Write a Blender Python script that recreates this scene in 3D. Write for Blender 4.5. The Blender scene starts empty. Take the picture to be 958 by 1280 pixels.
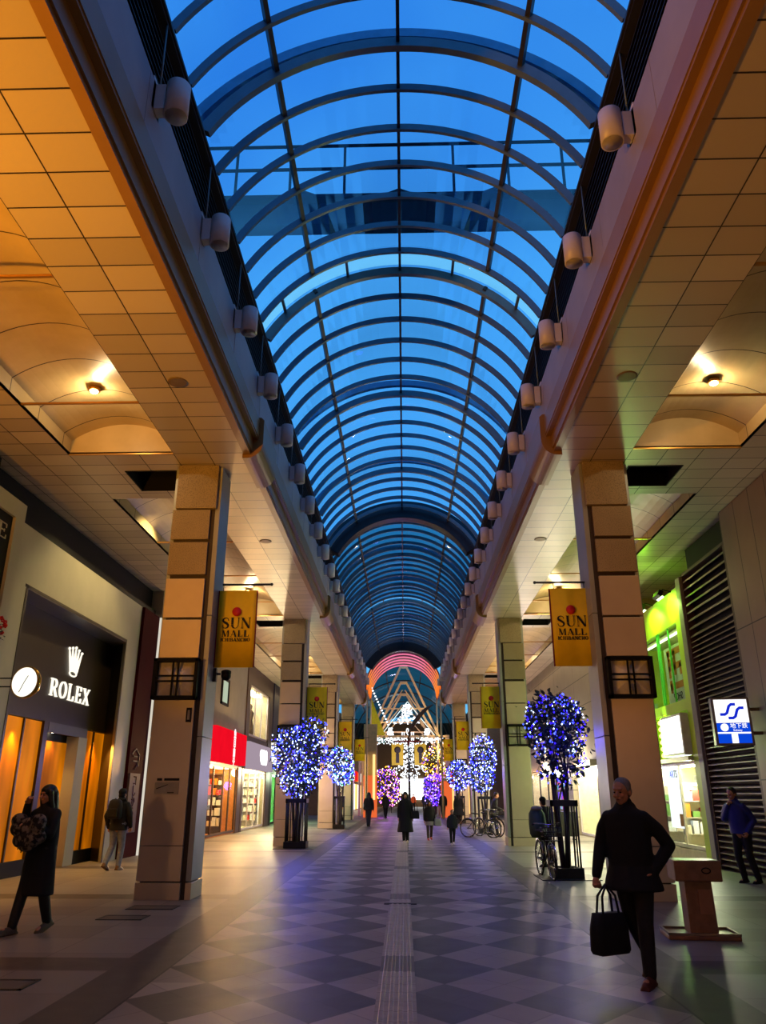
import bpy, math, random
from mathutils import Vector, Matrix
random.seed(7)
S = bpy.context.scene
COL = S.collection
PI = math.pi
V = Vector

def lin(c):
    def f(u):
        u = u / 255.0
        return u / 12.92 if u <= 0.04045 else ((u + 0.055) / 1.055) ** 2.4
    return (f(c[0]), f(c[1]), f(c[2]), 1.0)

# ---------------------------------------------------------------- mesh builder
class MB:
    def __init__(self):
        self.v = []; self.f = []; self.sm = []; self.mi = []
    def add(self, vs, fs, smooth=False, m=0):
        o = len(self.v)
        self.v.extend([tuple(p) for p in vs])
        for f in fs:
            self.f.append([i + o for i in f]); self.sm.append(smooth); self.mi.append(m)
    def box(self, x0, x1, y0, y1, z0, z1, m=0, M=None):
        vs = [V((x, y, z)) for z in (z0, z1) for y in (y0, y1) for x in (x0, x1)]
        if M is not None: vs = [M @ p for p in vs]
        self.add(vs, [(0, 2, 3, 1), (4, 5, 7, 6), (0, 1, 5, 4), (2, 6, 7, 3), (0, 4, 6, 2), (1, 3, 7, 5)], False, m)
    def bar(self, a, b, w, h, up=(0, 0, 1), m=0):
        a = V(a); b = V(b); d = (b - a); L = d.length; d.normalize()
        u = V(up)
        if abs(d.dot(u)) > 0.98: u = V((0, 1, 0))
        s = d.cross(u).normalized(); u = s.cross(d).normalized()
        M = Matrix((( s.x, d.x, u.x, a.x), (s.y, d.y, u.y, a.y), (s.z, d.z, u.z, a.z), (0, 0, 0, 1)))
        self.box(-w / 2, w / 2, 0, L, -h / 2, h / 2, m, M)
    def path(self, pts, r, n=8, closed=False, smooth=True, m=0, caps=True):
        pts = [V(p) for p in pts]; N = len(pts)
        rs = r if isinstance(r, (list, tuple)) else [r] * N
        up = None; rings = []
        for i, p in enumerate(pts):
            if closed: t = pts[(i + 1) % N] - pts[i - 1]
            else: t = pts[min(i + 1, N - 1)] - pts[max(i - 1, 0)]
            if t.length < 1e-9: t = V((0, 0, 1))
            t.normalize()
            if up is None: up = V((0, 0, 1)) if abs(t.z) < 0.9 else V((1, 0, 0))
            s = t.cross(up)
            if s.length < 1e-6: s = t.cross(V((0.3, 1, 0.2)))
            s.normalize(); up = s.cross(t).normalized()
            rings.append([p + (s * math.cos(2 * PI * k / n) + up * math.sin(2 * PI * k / n)) * rs[i] for k in range(n)])
        vs = [q for rg in rings for q in rg]; fs = []
        for i in range(N if closed else N - 1):
            a = i * n; b = ((i + 1) % N) * n
            for k in range(n):
                fs.append((a + k, a + (k + 1) % n, b + (k + 1) % n, b + k))
        if caps and not closed:
            fs.append(tuple(range(n - 1, -1, -1))); fs.append(tuple((N - 1) * n + k for k in range(n)))
        self.add(vs, fs, smooth, m)
    def lathe(self, prof, n=24, M=None, smooth=True, m=0):
        M = M or Matrix.Identity(4); vs = []; fs = []
        for r, z in prof:
            for k in range(n):
                a = 2 * PI * k / n
                vs.append(M @ V((r * math.cos(a), r * math.sin(a), z)))
        for i in range(len(prof) - 1):
            for k in range(n):
                fs.append((i * n + k, i * n + (k + 1) % n, (i + 1) * n + (k + 1) % n, (i + 1) * n + k))
        fs.append(tuple(range(n - 1, -1, -1))); fs.append(tuple((len(prof) - 1) * n + k for k in range(n)))
        self.add(vs, fs, smooth, m)
    def ell(self, c, r, nu=16, nv=10, M=None, m=0):
        c = V(c); r = (r, r, r) if not isinstance(r, (tuple, list)) else r
        vs = [V((0, 0, -r[2]))]
        for j in range(1, nv):
            t = -PI / 2 + PI * j / nv
            for k in range(nu):
                a = 2 * PI * k / nu
                vs.append(V((r[0] * math.cos(t) * math.cos(a), r[1] * math.cos(t) * math.sin(a), r[2] * math.sin(t))))
        vs.append(V((0, 0, r[2])))
        if M is not None: vs = [M @ p for p in vs]
        vs = [p + c for p in vs]; fs = []
        for k in range(nu): fs.append((0, 1 + (k + 1) % nu, 1 + k))
        for j in range(nv - 2):
            for k in range(nu):
                a = 1 + j * nu; b = a + nu
                fs.append((a + k, a + (k + 1) % nu, b + (k + 1) % nu, b + k))
        t = len(vs) - 1; a = 1 + (nv - 2) * nu
        for k in range(nu): fs.append((a + k, a + (k + 1) % nu, t))
        self.add(vs, fs, True, m)
    def prism(self, poly, a0, a1, axis='y', m=0, smooth=False):
        def P(u, w, a):
            return {'y': (u, a, w), 'x': (a, u, w), 'z': (u, w, a)}[axis]
        n = len(poly)
        vs = [P(u, w, a0) for u, w in poly] + [P(u, w, a1) for u, w in poly]
        fs = [tuple(range(n)), tuple(range(2 * n - 1, n - 1, -1))]
        for k in range(n): fs.append((k, n + k, n + (k + 1) % n, (k + 1) % n))
        self.add(vs, fs, smooth, m)
    def loft(self, rings, smooth=True, m=0, caps=True):
        n = len(rings[0]); vs = [p for r in rings for p in r]; fs = []
        for i in range(len(rings) - 1):
            for k in range(n):
                fs.append((i * n + k, i * n + (k + 1) % n, (i + 1) * n + (k + 1) % n, (i + 1) * n + k))
        if caps:
            fs.append(tuple(range(n - 1, -1, -1))); fs.append(tuple((len(rings) - 1) * n + k for k in range(n)))
        self.add(vs, fs, smooth, m)
    def limb(self, chain, n=12):
        # chain of (point, radius): spheres joined with cones (meant for a voxel union)
        for p, r in chain: self.ell(p, r, n, 8)
        for (p, r), (q, s) in zip(chain[:-1], chain[1:]):
            if (V(q) - V(p)).length > 1e-4: self.path([p, q], [r, s], n)
    def build(self, name, mat, parent=None, loc=None, rotz=None, bevel=0, solid=0):
        me = bpy.data.meshes.new(name)
        me.from_pydata(self.v, [], self.f)
        me.polygons.foreach_set('use_smooth', self.sm)
        me.polygons.foreach_set('material_index', self.mi)
        for mm in (mat if isinstance(mat, (list, tuple)) else [mat]): me.materials.append(mm)
        import bmesh
        bm = bmesh.new(); bm.from_mesh(me); bmesh.ops.recalc_face_normals(bm, faces=bm.faces); bm.to_mesh(me); bm.free()
        me.update()
        o = bpy.data.objects.new(name, me); COL.objects.link(o)
        if parent is not None: o.parent = parent
        if loc is not None: o.location = loc
        if rotz is not None: o.rotation_euler = (0, 0, rotz)
        if bevel:
            b = o.modifiers.new('bevel', 'BEVEL'); b.width = bevel; b.segments = 2; b.limit_method = 'ANGLE'; b.angle_limit = 0.7
        if solid:
            b = o.modifiers.new('solid', 'SOLIDIFY'); b.thickness = solid
        return o

def tag(o, label=None, cat=None, group=None, kind=None):
    if label: o['label'] = label
    if cat: o['category'] = cat
    if group: o['group'] = group
    if kind: o['kind'] = kind
    return o
def thing(name, label, cat, loc=(0, 0, 0), rotz=0, group=None, kind=None):
    o = bpy.data.objects.new(name, None); COL.objects.link(o)
    o.empty_display_size = 0.1
    o.location = loc; o.rotation_euler = (0, 0, rotz)
    return tag(o, label, cat, group, kind)
def copy_tree(o, parent=None):
    c = o.copy(); COL.objects.link(c); c.parent = parent
    for ch in list(o.children): copy_tree(ch, c)
    return c
def fuse(mb, name, mat, parent, voxel=0.012, smooth=4):
    """voxel union of overlapping closed shapes -> one continuous surface"""
    o = mb.build(name + '_src', mat)
    r = o.modifiers.new('r', 'REMESH'); r.mode = 'VOXEL'; r.voxel_size = voxel; r.use_smooth_shade = True
    if smooth:
        s = o.modifiers.new('s', 'SMOOTH'); s.factor = 0.5; s.iterations = smooth
    dg = bpy.context.evaluated_depsgraph_get(); dg.update()
    me = bpy.data.meshes.new_from_object(o.evaluated_get(dg))
    me.name = name
    old = o.data
    bpy.data.objects.remove(o); bpy.data.meshes.remove(old)
    for p in me.polygons: p.use_smooth = True
    if not me.materials: me.materials.append(mat)
    n = bpy.data.objects.new(name, me); COL.objects.link(n)
    if parent is not None: n.parent = parent
    return n

ORD = ['first', 'second', 'third', 'fourth', 'fifth', 'sixth', 'seventh', 'eighth', 'ninth', 'tenth', 'eleventh', 'twelfth',
       'thirteenth', 'fourteenth', 'fifteenth', 'sixteenth', 'seventeenth', 'eighteenth', 'nineteenth', 'twentieth',
       'twenty-first', 'twenty-second', 'twenty-third', 'twenty-fourth', 'twenty-fifth', 'twenty-sixth']

# ---------------------------------------------------------------- materials
class NT:
    def __init__(self, name):
        self.m = bpy.data.materials.new(name); self.m.use_nodes = True
        self.t = self.m.node_tree; self.t.nodes.clear()
        self.out = self.n('ShaderNodeOutputMaterial')
    def n(self, typ, **kw):
        x = self.t.nodes.new(typ)
        for k, v in kw.items():
            if k.startswith('i_'):
                x.inputs[int(k[2:]) if k[2:].isdigit() else k[2:].replace('_', ' ')].default_value = v
            else: setattr(x, k, v)
        return x
    def l(self, a, b): self.t.links.new(a, b)
    def math(self, op, a, b=None, c=None):
        x = self.n('ShaderNodeMath', operation=op)
        for i, q in enumerate((a, b, c)):
            if q is None: continue
            if isinstance(q, (int, float)): x.inputs[i].default_value = q
            else: self.l(q, x.inputs[i])
        return x.outputs[0]
    def mix(self, fac, a, b):
        x = self.n('ShaderNodeMix', data_type='RGBA')
        for i, q in ((0, fac), (6, a), (7, b)):
            if isinstance(q, (int, float)): x.inputs[i].default_value = q
            elif isinstance(q, tuple): x.inputs[i].default_value = q
            else: self.l(q, x.inputs[i])
        return x.outputs[2]
    def xyz(self, kind='Object'):
        tc = self.n('ShaderNodeTexCoord'); s = self.n('ShaderNodeSeparateXYZ')
        self.l(tc.outputs[kind], s.inputs[0])
        return tc.outputs[kind], s.outputs[0], s.outputs[1], s.outputs[2]
    def noise(self, vec, scale, detail=3, rough=0.55):
        x = self.n('ShaderNodeTexNoise'); x.inputs['Scale'].default_value = scale
        x.inputs['Detail'].default_value = detail; x.inputs['Roughness'].default_value = rough
        self.l(vec, x.inputs['Vector'])
        return x.outputs[0]
    def ramp(self, fac, stops):
        x = self.n('ShaderNodeValToRGB'); e = x.color_ramp.elements
        while len(e) < len(stops): e.new(0.5)
        for i, (p, c) in enumerate(stops): e[i].position = p; e[i].color = c
        self.l(fac, x.inputs[0]); return x.outputs[0]
    def princ(self, col, rough=0.5, metal=0.0, spec=0.5, bump=None, bstr=0.2, bdist=0.02, emis=None, estr=0):
        p = self.n('ShaderNodeBsdfPrincipled')
        for k, q in (('Base Color', col), ('Roughness', rough), ('Metallic', metal), ('Specular IOR Level', spec)):
            if isinstance(q, (int, float, tuple)): p.inputs[k].default_value = q
            else: self.l(q, p.inputs[k])
        if bump is not None:
            b = self.n('ShaderNodeBump'); b.inputs['Strength'].default_value = bstr; b.inputs['Distance'].default_value = bdist
            self.l(bump, b.inputs['Height']); self.l(b.outputs[0], p.inputs['Normal'])
        if emis is not None:
            if isinstance(emis, tuple): p.inputs['Emission Color'].default_value = emis
            else: self.l(emis, p.inputs['Emission Color'])
            p.inputs['Emission Strength'].default_value = estr
        self.l(p.outputs[0], self.out.inputs[0]); return p

MC = {}
def mat(name, rgb, rough=0.5, metal=0.0, var=0.12, scale=6.0, bump=0.0, spec=0.5, coord='Object'):
    if name in MC: return MC[name]
    t = NT(name); vec, x, y, z = t.xyz(coord)
    c = lin(rgb)
    n = t.noise(vec, scale, 4)
    a = tuple(min(1, u * (1 + var)) for u in c[:3]) + (1,); b = tuple(u * (1 - var) for u in c[:3]) + (1,)
    col = t.ramp(n, [(0.3, b), (0.7, a)])
    t.princ(col, rough, metal, spec, n if bump else None, bump)
    MC[name] = t.m; return t.m
def emi(name, rgb, strength=1.0, var=0.0, scale=4.0, sample=True, coord='Object'):
    if name in MC: return MC[name]
    t = NT(name); e = t.n('ShaderNodeEmission'); e.inputs[1].default_value = strength
    c = lin(rgb)
    if var:
        vec, x, y, z = t.xyz(coord); n = t.noise(vec, scale, 2)
        t.l(t.ramp(n, [(0.3, tuple(u * (1 - var) for u in c[:3]) + (1,)), (0.7, c)]), e.inputs[0])
    else: e.inputs[0].default_value = c
    t.l(e.outputs[0], t.out.inputs[0])
    if not sample: t.m.cycles.emission_sampling = 'NONE'
    MC[name] = t.m; return t.m
def glass(name, tint=(225, 240, 255), rough=0.02, refl=1.0):
    if name in MC: return MC[name]
    t = NT(name); tr = t.n('ShaderNodeBsdfTransparent'); tr.inputs[0].default_value = lin(tint)
    g = t.n('ShaderNodeBsdfGlossy'); g.inputs['Roughness'].default_value = rough
    lw = t.n('ShaderNodeLayerWeight'); lw.inputs[0].default_value = 0.5
    mx = t.n('ShaderNodeMixShader')
    fr = t.math('ADD', t.math('MULTIPLY', t.math('POWER', lw.outputs['Facing'], 5.0), 0.3), 0.02)
    t.l(t.math('MULTIPLY', fr, refl), mx.inputs[0]); t.l(tr.outputs[0], mx.inputs[1]); t.l(g.outputs[0], mx.inputs[2])
    t.l(mx.outputs[0], t.out.inputs[0]); MC[name] = t.m; return t.m

# ---------------------------------------------------------------- didone lettering built from strokes
def _arc(cx, cy, rx, ry, a0, a1, n, T, t):
    P = []; W = []
    for i in range(n + 1):
        a = math.radians(a0 + (a1 - a0) * i / n)
        P.append((cx + rx * math.cos(a), cy + ry * math.sin(a))); W.append(t + (T - t) * abs(math.cos(a)) ** 1.4)
    return P, W
def glyph(ch, T=0.19, t=0.05):
    g = []; st = lambda a, b, w: g.append(([a, b], [w, w]))
    sf = lambda x, y, w=0.26: st((x - w / 2, y), (x + w / 2, y), t)
    if ch == 'I': st((.17, 0), (.17, 1), T); sf(.17, .02); sf(.17, .98); return g, .34
    if ch == 'L': st((.17, 0), (.17, 1), T); sf(.17, .98); st((.05, .02), (.66, .02), t); g.append(([(.62, .02), (.66, .3)], [t * 2, t])); return g, .72
    if ch == 'E':
        st((.17, 0), (.17, 1), T); st((.05, .02), (.66, .02), t); st((.05, .98), (.62, .98), t); st((.2, .52), (.5, .52), t)
        g.append(([(.64, .02), (.66, .28)], [t * 2, t])); g.append(([(.6, .98), (.62, .74)], [t * 2, t])); st((.5, .42), (.5, .62), t); return g, .72
    if ch == 'H': st((.17, 0), (.17, 1), T); st((.67, 0), (.67, 1), T); st((.2, .5), (.65, .5), t); [sf(x, y) for x in (.17, .67) for y in (.02, .98)]; return g, .84
    if ch == 'T': st((.35, 0), (.35, 1), T); sf(.35, .02); st((.02, .98), (.68, .98), t); st((.03, .98), (.02, .75), t); st((.67, .98), (.68, .75), t); return g, .7
    if ch == 'U':
        st((.17, .98), (.17, .35), T); sf(.17, .98); sf(.7, .98, .2)
        st((.7, .98), (.7, .35), t)
        P = []; W = []
        for i in range(15):
            a = math.radians(180 + 180 * i / 14); P.append((.435 + .265 * math.cos(a), .33 + .31 * math.sin(a))); W.append(t + (T - t) * max(0, -math.cos(a)) ** 1.0)
        g.append((P, W)); return g, .84
    if ch == 'N': st((.12, 0), (.12, 1), t); st((.14, .97), (.74, .03), T); st((.76, 0), (.76, 1), t); sf(.12, .02, .2); sf(.76, .98, .2); sf(.08, .98, .14); return g, .88
    if ch == 'M': st((.1, 0), (.12, 1), t); st((.16, .98), (.46, .03), T); st((.46, .03), (.78, .98), t); st((.84, 0), (.84, 1), T); sf(.1, .02, .18); sf(.84, .02); sf(.09, .98, .14); sf(.86, .98, .2); return g, 1.0
    if ch == 'A': st((.1, 0), (.42, 1), t); st((.42, .97), (.74, 0), T); st((.2, .33), (.62, .33), t); sf(.1, .02, .2); sf(.74, .02); return g, .86
    if ch == 'X': st((.14, .98), (.68, .02), T); st((.7, .98), (.12, .02), t); sf(.14, .98); sf(.68, .02); sf(.7, .98, .18); sf(.12, .02, .18); return g, .82
    if ch == 'O': g.append(_arc(.42, .5, .33, .48, 0, 360, 32, T, t)); return g, .84
    if ch == 'C': g.append(_arc(.44, .5, .35, .48, 45, 315, 26, T, t)); st((.68, .68), (.7, .9), t); return g, .78
    if ch == 'B':
        st((.17, 0), (.17, 1), T); st((.04, .98), (.4, .98), t); st((.04, .02), (.44, .02), t); st((.2, .52), (.42, .52), t)
        g.append(_arc(.4, .75, .2, .23, 90, -90, 14, T, t)); g.append(_arc(.44, .27, .23, .25, 90, -90, 14, T, t)); return g, .76
    if ch == 'R':
        st((.17, 0), (.17, 1), T); sf(.17, .02); st((.04, .98), (.42, .98), t); st((.2, .5), (.42, .5), t)
        g.append(_arc(.42, .74, .22, .24, 90, -90, 14, T, t)); st((.42, .5), (.7, .02), T); sf(.74, .02, .14); return g, .8
    if ch == 'S':
        P = [(.6, .72), (.58, .86), (.42, .97), (.24, .94), (.13, .8), (.16, .66), (.3, .55), (.46, .45), (.58, .33), (.58, .16), (.44, .03), (.26, .03), (.12, .14), (.08, .3)]
        W = [t, t, t, t * 1.5, T * .7, T * .95, T * 1.05, T * 1.05, T * .95, T * .7, t * 1.5, t, t, t]
        Q = []; X = []
        for i in range(len(P) - 1):
            p0, p1, p2, p3 = P[max(i - 1, 0)], P[i], P[i + 1], P[min(i + 2, len(P) - 1)]
            for k in range(3):
                u = k / 3
                Q.append(tuple(0.5 * (2 * p1[d] + (p2[d] - p0[d]) * u + (2 * p0[d] - 5 * p1[d] + 4 * p2[d] - p3[d]) * u * u + (3 * p1[d] - p0[d] - 3 * p2[d] + p3[d]) * u ** 3) for d in (0, 1)))
                X.append(W[i] + (W[i + 1] - W[i]) * u)
        Q.append(P[-1]); X.append(W[-1])
        g.append((Q, X)); return g, .7
    return g, .4
def stroke_poly(mb, P, W, T3, depth, m=0):
    """T3 maps (u, v, d) -> 3D point"""
    n = len(P); L = []; R = []
    for i in range(n):
        a = P[max(i - 1, 0)]; b = P[min(i + 1, n - 1)]
        dx, dy = b[0] - a[0], b[1] - a[1]; q = math.hypot(dx, dy) or 1
        nx, ny = -dy / q, dx / q; w = W[i] / 2
        L.append((P[i][0] + nx * w, P[i][1] + ny * w)); R.append((P[i][0] - nx * w, P[i][1] - ny * w))
    vs = [T3(*p, depth) for p in L] + [T3(*p, depth) for p in R] + [T3(*p, 0) for p in L] + [T3(*p, 0) for p in R]
    fs = []
    for i in range(n - 1):
        fs += [(i, i + 1, n + i + 1, n + i), (2 * n + i, 3 * n + i, 3 * n + i + 1, 2 * n + i + 1),
               (i, 2 * n + i, 2 * n + i + 1, i + 1), (n + i, n + i + 1, 3 * n + i + 1, 3 * n + i)]
    fs += [(0, n, 3 * n, 2 * n), (n - 1, 3 * n - 1, 4 * n - 1, 2 * n - 1)]
    mb.add(vs, fs, False, m)
def didone(mb, text, origin, ux, uy, nrm, width, height, depth=0.004, gap=0.1, T=0.19, t=0.05, m=0):
    gl = [glyph(c, T, t) for c in text]
    tot = sum(a for _, a in gl) + gap * (len(gl) - 1)
    sx = width / tot; x = 0
    origin = V(origin); ux = V(ux); uy = V(uy); nrm = V(nrm)
    for strokes, adv in gl:
        for P, W in strokes:
            # widths scaled with the mean of both axes
            PP = [((x + p[0]) * sx, p[1] * height) for p in P]
            WW = [w * (sx * 0.65 + height * 0.35) for w in W]
            stroke_poly(mb, PP, WW, lambda u, v, d: origin + ux * u + uy * v + nrm * d, depth, m)
        x += adv + gap
def text_obj(s, name, material, parent, M, size, depth=0.004, align='CENTER', vertical=False):
    """printed characters; M = 4x4 placing the XY text plane"""
    cu = bpy.data.curves.new('tmp', 'FONT'); cu.body = '\n'.join(s) if vertical else s
    cu.size = size; cu.extrude = depth; cu.align_x = align; cu.align_y = 'CENTER'; cu.space_line = 0.85
    o = bpy.data.objects.new('tmp', cu); COL.objects.link(o)
    dg = bpy.context.evaluated_depsgraph_get(); dg.update()
    me = bpy.data.meshes.new_from_object(o.evaluated_get(dg))
    bpy.data.objects.remove(o); bpy.data.curves.remove(cu)
    me.transform(M); me.name = name
    me.materials.clear(); me.materials.append(material)
    n = bpy.data.objects.new(name, me); COL.objects.link(n); n.parent = parent
    return n
def frame(o, ux, uy):
    ux = V(ux).normalized(); uy = V(uy).normalized(); n = ux.cross(uy)
    return Matrix(((ux.x, uy.x, n.x, o[0]), (ux.y, uy.y, n.y, o[1]), (ux.z, uy.z, n.z, o[2]), (0, 0, 0, 1)))
# ================================================================ materials of the arcade
COLY = [-0.3, 13.5, 27.3, 41.1, 54.9]
ZC = 7.52
def tile_mat():
    t = NT('ceiling_tile'); vec, x, y, z = t.xyz()
    ax = t.math('ABSOLUTE', x)
    u = t.math('DIVIDE', t.math('SUBTRACT', ax, 2.93), 0.654)
    v = t.math('DIVIDE', t.math('SUBTRACT', y, 0.18), 0.49)
    def line(q, w):
        f = t.math('FRACT', q); d = t.math('MINIMUM', f, t.math('SUBTRACT', 1.0, f)); return t.math('LESS_THAN', d, w)
    ln = t.math('MAXIMUM', line(u, 0.013), line(v, 0.02))
    cell = t.n('ShaderNodeCombineXYZ'); t.l(t.math('FLOOR', u), cell.inputs[0]); t.l(t.math('FLOOR', v), cell.inputs[1]); t.l(t.math('SIGN', x), cell.inputs[2])
    wn = t.n('ShaderNodeTexWhiteNoise'); t.l(cell.outputs[0], wn.inputs[0])
    c = t.ramp(wn.outputs[0], [(0, lin((176, 160, 134))), (1, lin((198, 182, 156)))])
    col = t.mix(ln, c, lin((40, 30, 22)))
    t.princ(col, 0.34, 0.0, 0.5, t.math('SUBTRACT', 1.0, ln), 0.4, 0.01)
    return t.m
M_TILE = tile_mat()
def vault_mat():
    t = NT('vault_plaster'); vec, x, y, z = t.xyz()
    v = t.math('FRACT', t.math('DIVIDE', t.math('SUBTRACT', y, 0.6), 1.0))
    ln = t.math('LESS_THAN', v, 0.022)
    n = t.noise(vec, 1.5, 3)
    c = t.ramp(n, [(0.3, lin((182, 160, 118))), (0.7, lin((200, 178, 136)))])
    t.princ(t.mix(ln, c, lin((60, 45, 28))), 0.4, 0.0, 0.5); return t.m
M_VAULT = vault_mat()
M_MOULD = mat('moulding_paint', (140, 104, 50), 0.4, 0, 0.06, 3)
M_FASCIA = mat('fascia_panel', (152, 140, 142), 0.5, 0, 0.1, 1.4)
M_DARK = mat('dark_louvre', (34, 27, 24), 0.5, 0, 0.15, 5)
M_BEAM = mat('dark_steel', (52, 50, 52), 0.4, 0.4, 0.1, 5)
M_RIB = mat('rib_steel', (98, 116, 124), 0.4, 0.3, 0.1, 5)
M_BLACK = mat('black_paint', (8, 7, 7), 0.6, 0, 0.2, 8, 0, .2)
M_IRON = mat('black_iron', (20, 19, 19), 0.45, 0.3, 0.2, 8)
M_WHITE = mat('white_enamel', (205, 196, 196), 0.35, 0, 0.04, 8)
M_GOLDTRIM = mat('bronze_trim', (190, 140, 70), 0.3, 0.7, 0.06, 8)
M_GLASS = glass('roof_glazing', (205, 232, 255), 0.03, 0.9)
M_GLASS_FAR = glass('far_glazing', (150, 196, 214), 0.08, 1.0)  # darker tint for the two far bays
M_OUTER = mat('outer_rib_skylit', (120, 160, 190), .6)  # lighter blue: skylight on the outside ribs put into the base colour
M_WIN = glass('shop_glass', (235, 240, 240), 0.02, 0.5)

def floor_mat():
    t = NT('street_paving'); vec, x, y, z = t.xyz()
    ax = t.math('ABSOLUTE', t.math('ADD', x, 0.05))
    px, py = 1.06, 1.28
    a = t.math('DIVIDE', t.math('ADD', x, 0.72), px); b = t.math('DIVIDE', t.math('SUBTRACT', y, 8.5), py)
    u = t.math('ADD', t.math('ADD', a, b), 0.5); v = t.math('ADD', t.math('SUBTRACT', a, b), 0.5)
    fu, fv = t.math('FLOOR', u), t.math('FLOOR', v)
    row = t.math('SUBTRACT', fu, fv)
    par = t.math('PINGPONG', row, 1.0)                  # 0 = dark rows, 1 = light rows
    def cellnoise(p, q, k):
        c = t.n('ShaderNodeCombineXYZ'); t.l(p, c.inputs[0]); t.l(q, c.inputs[1]); c.inputs[2].default_value = k
        w = t.n('ShaderNodeTexWhiteNoise'); t.l(c.outputs[0], w.inputs[0]); return w.outputs[0]
    u2, v2 = t.math('MULTIPLY', u, 2.0), t.math('MULTIPLY', v, 2.0)
    small = cellnoise(t.math('FLOOR', u2), t.math('FLOOR', v2), 1.0)
    big = cellnoise(fu, fv, 2.0)
    # every few rows the diamonds are cut into small ones of mixed shade
    band = t.math('FRACT', t.math('DIVIDE', t.math('SUBTRACT', y, 7.85), 5.33))
    strong = t.math('LESS_THAN', band, 0.47)
    dark = t.mix(small, lin((66, 61, 62)), lin((88, 82, 82))); darkB = t.mix(big, lin((40, 37, 41)), lin((48, 44, 48)))
    light = t.mix(small, lin((140, 130, 124)), lin((182, 170, 162))); lightB = t.mix(big, lin((134, 126, 118)), lin((148, 139, 131)))
    cA = t.mix(par, dark, light); cB = t.mix(par, darkB, lightB)
    nave = t.mix(strong, cA, cB)
    def line(q, w):
        f = t.math('FRACT', q); d = t.math('MINIMUM', f, t.math('SUBTRACT', 1.0, f)); return t.math('LESS_THAN', d, w)
    j1 = t.math('MAXIMUM', line(u2, 0.02), line(v2, 0.02))
    nave = t.mix(t.math('MULTIPLY', j1, 0.35), nave, lin((50, 46, 46)))
    # aisles: long slabs, dark cross bands every 5.33 m
    sx = t.math('DIVIDE', ax, 0.92); sy = t.math('DIVIDE', t.math('SUBTRACT', y, 8.3), 0.888)
    sl = cellnoise(t.math('FLOOR', sx), t.math('FLOOR', sy), 5.0)
    aisle = t.mix(sl, lin((128, 121, 112)), lin((150, 142, 132)))
    aisle = t.mix(t.math('MULTIPLY', t.math('MAXIMUM', line(sx, 0.008), line(sy, 0.008)), 0.5), aisle, lin((70, 64, 60)))
    cb = t.math('FRACT', t.math('DIVIDE', t.math('SUBTRACT', y, 8.33), 5.33))
    aisle = t.mix(t.math('LESS_THAN', cb, 0.115), aisle, lin((84, 76, 72)))
    isn = t.math('LESS_THAN', ax, 2.25); isb = t.math('LESS_THAN', ax, 2.8)
    col = t.mix(isn, t.mix(isb, aisle, lin((80, 72, 68))), nave)
    ed = t.math('LESS_THAN', t.math('ABSOLUTE', t.math('SUBTRACT', ax, 2.25)), 0.012)
    col = t.mix(ed, col, lin((30, 27, 27)))
    n = t.noise(vec, 3.0, 5); n2 = t.noise(vec, 40, 2)
    mul = t.n('ShaderNodeMix', data_type='RGBA', blend_type='MULTIPLY'); mul.inputs[0].default_value = 1
    t.l(col, mul.inputs[6]); t.l(t.ramp(n, [(0.3, (.78, .78, .78, 1)), (0.7, (1, 1, 1, 1))]), mul.inputs[7])
    ro = t.math('ADD', t.math('MULTIPLY', n, 0.25), 0.34)
    t.princ(mul.outputs[2], ro, 0, 0.3, n2, 0.08, 0.01)
    return t.m
mb = MB(); mb.box(-14, 14, -6, 135, -0.2, 0)
FLOOR = mb.build('floor', floor_mat()); tag(FLOOR, kind='structure')
# tactile strip with raised ribs
t_ = NT('tactile_paving'); vec, x, y, z = t_.xyz()
sl = t_.math('FRACT', t_.math('DIVIDE', y, 0.3)); ln = t_.math('LESS_THAN', sl, 0.03)
bd = t_.math('LESS_THAN', t_.math('FRACT', t_.math('DIVIDE', t_.math('SUBTRACT', y, 8.33), 5.33)), 0.14)
n = t_.noise(vec, 5, 4)
c = t_.ramp(n, [(0.3, lin((150, 138, 124))), (0.7, lin((178, 165, 150)))])
t_.princ(t_.mix(bd, t_.mix(ln, c, lin((90, 80, 72))), lin((96, 88, 80))), 0.5)
mb = MB(); mb.box(-0.25, 0.08, -6, 120, 0, 0.006)
for k in range(4):
    cx = -0.085 + (k - 1.5) * 0.075
    mb.prism([(cx - .022, 0.006), (cx - .012, 0.011), (cx + .012, 0.011), (cx + .022, 0.006)], -6, 120)
mb.build('tactile_strip', t_.m, FLOOR)
mb = MB(); mb.box(-0.33, 0.17, 13.1, 13.22, 0, 0.013); mb.build('cover_plate', M_IRON, FLOOR)

# ================================================================ ceiling of the two side aisles
X0, X1, XV0, XV1 = 2.93, 8.3, 4.238, 6.2
ce = MB()
YE = 55.4
for s in (-1, 1):
    def slab(a, b, y0, y1):
        xs = sorted((s * a, s * b)); ce.box(xs[0], xs[1], y0, y1, ZC, ZC + 0.06)
    slab(X0, XV0, -4, YE); slab(XV1, X1, -4, YE)
    prev = -4
    for c in COLY:
        # solid patch around the column, with a square hatch left open beside it
        y0, y1 = max(c - 0.55, -4), min(c + 1.7, YE)
        h0, h1, hx0, hx1 = c + 0.2, c + 1.25, 4.36, 5.42
        if c in (-0.3, 54.9):
            slab(XV0, XV1, y0, y1)
        else:
            slab(XV0, XV1, y0, h0); slab(XV0, XV1, h1, y1); slab(XV0, hx0, h0, h1); slab(hx1, XV1, h0, h1)
CEIL = ce.build('ceiling', M_TILE); tag(CEIL, kind='structure')
VB = []
for i in range(len(COLY) - 1): VB.append((COLY[i] + 1.7, COLY[i + 1] - 0.55))
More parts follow.
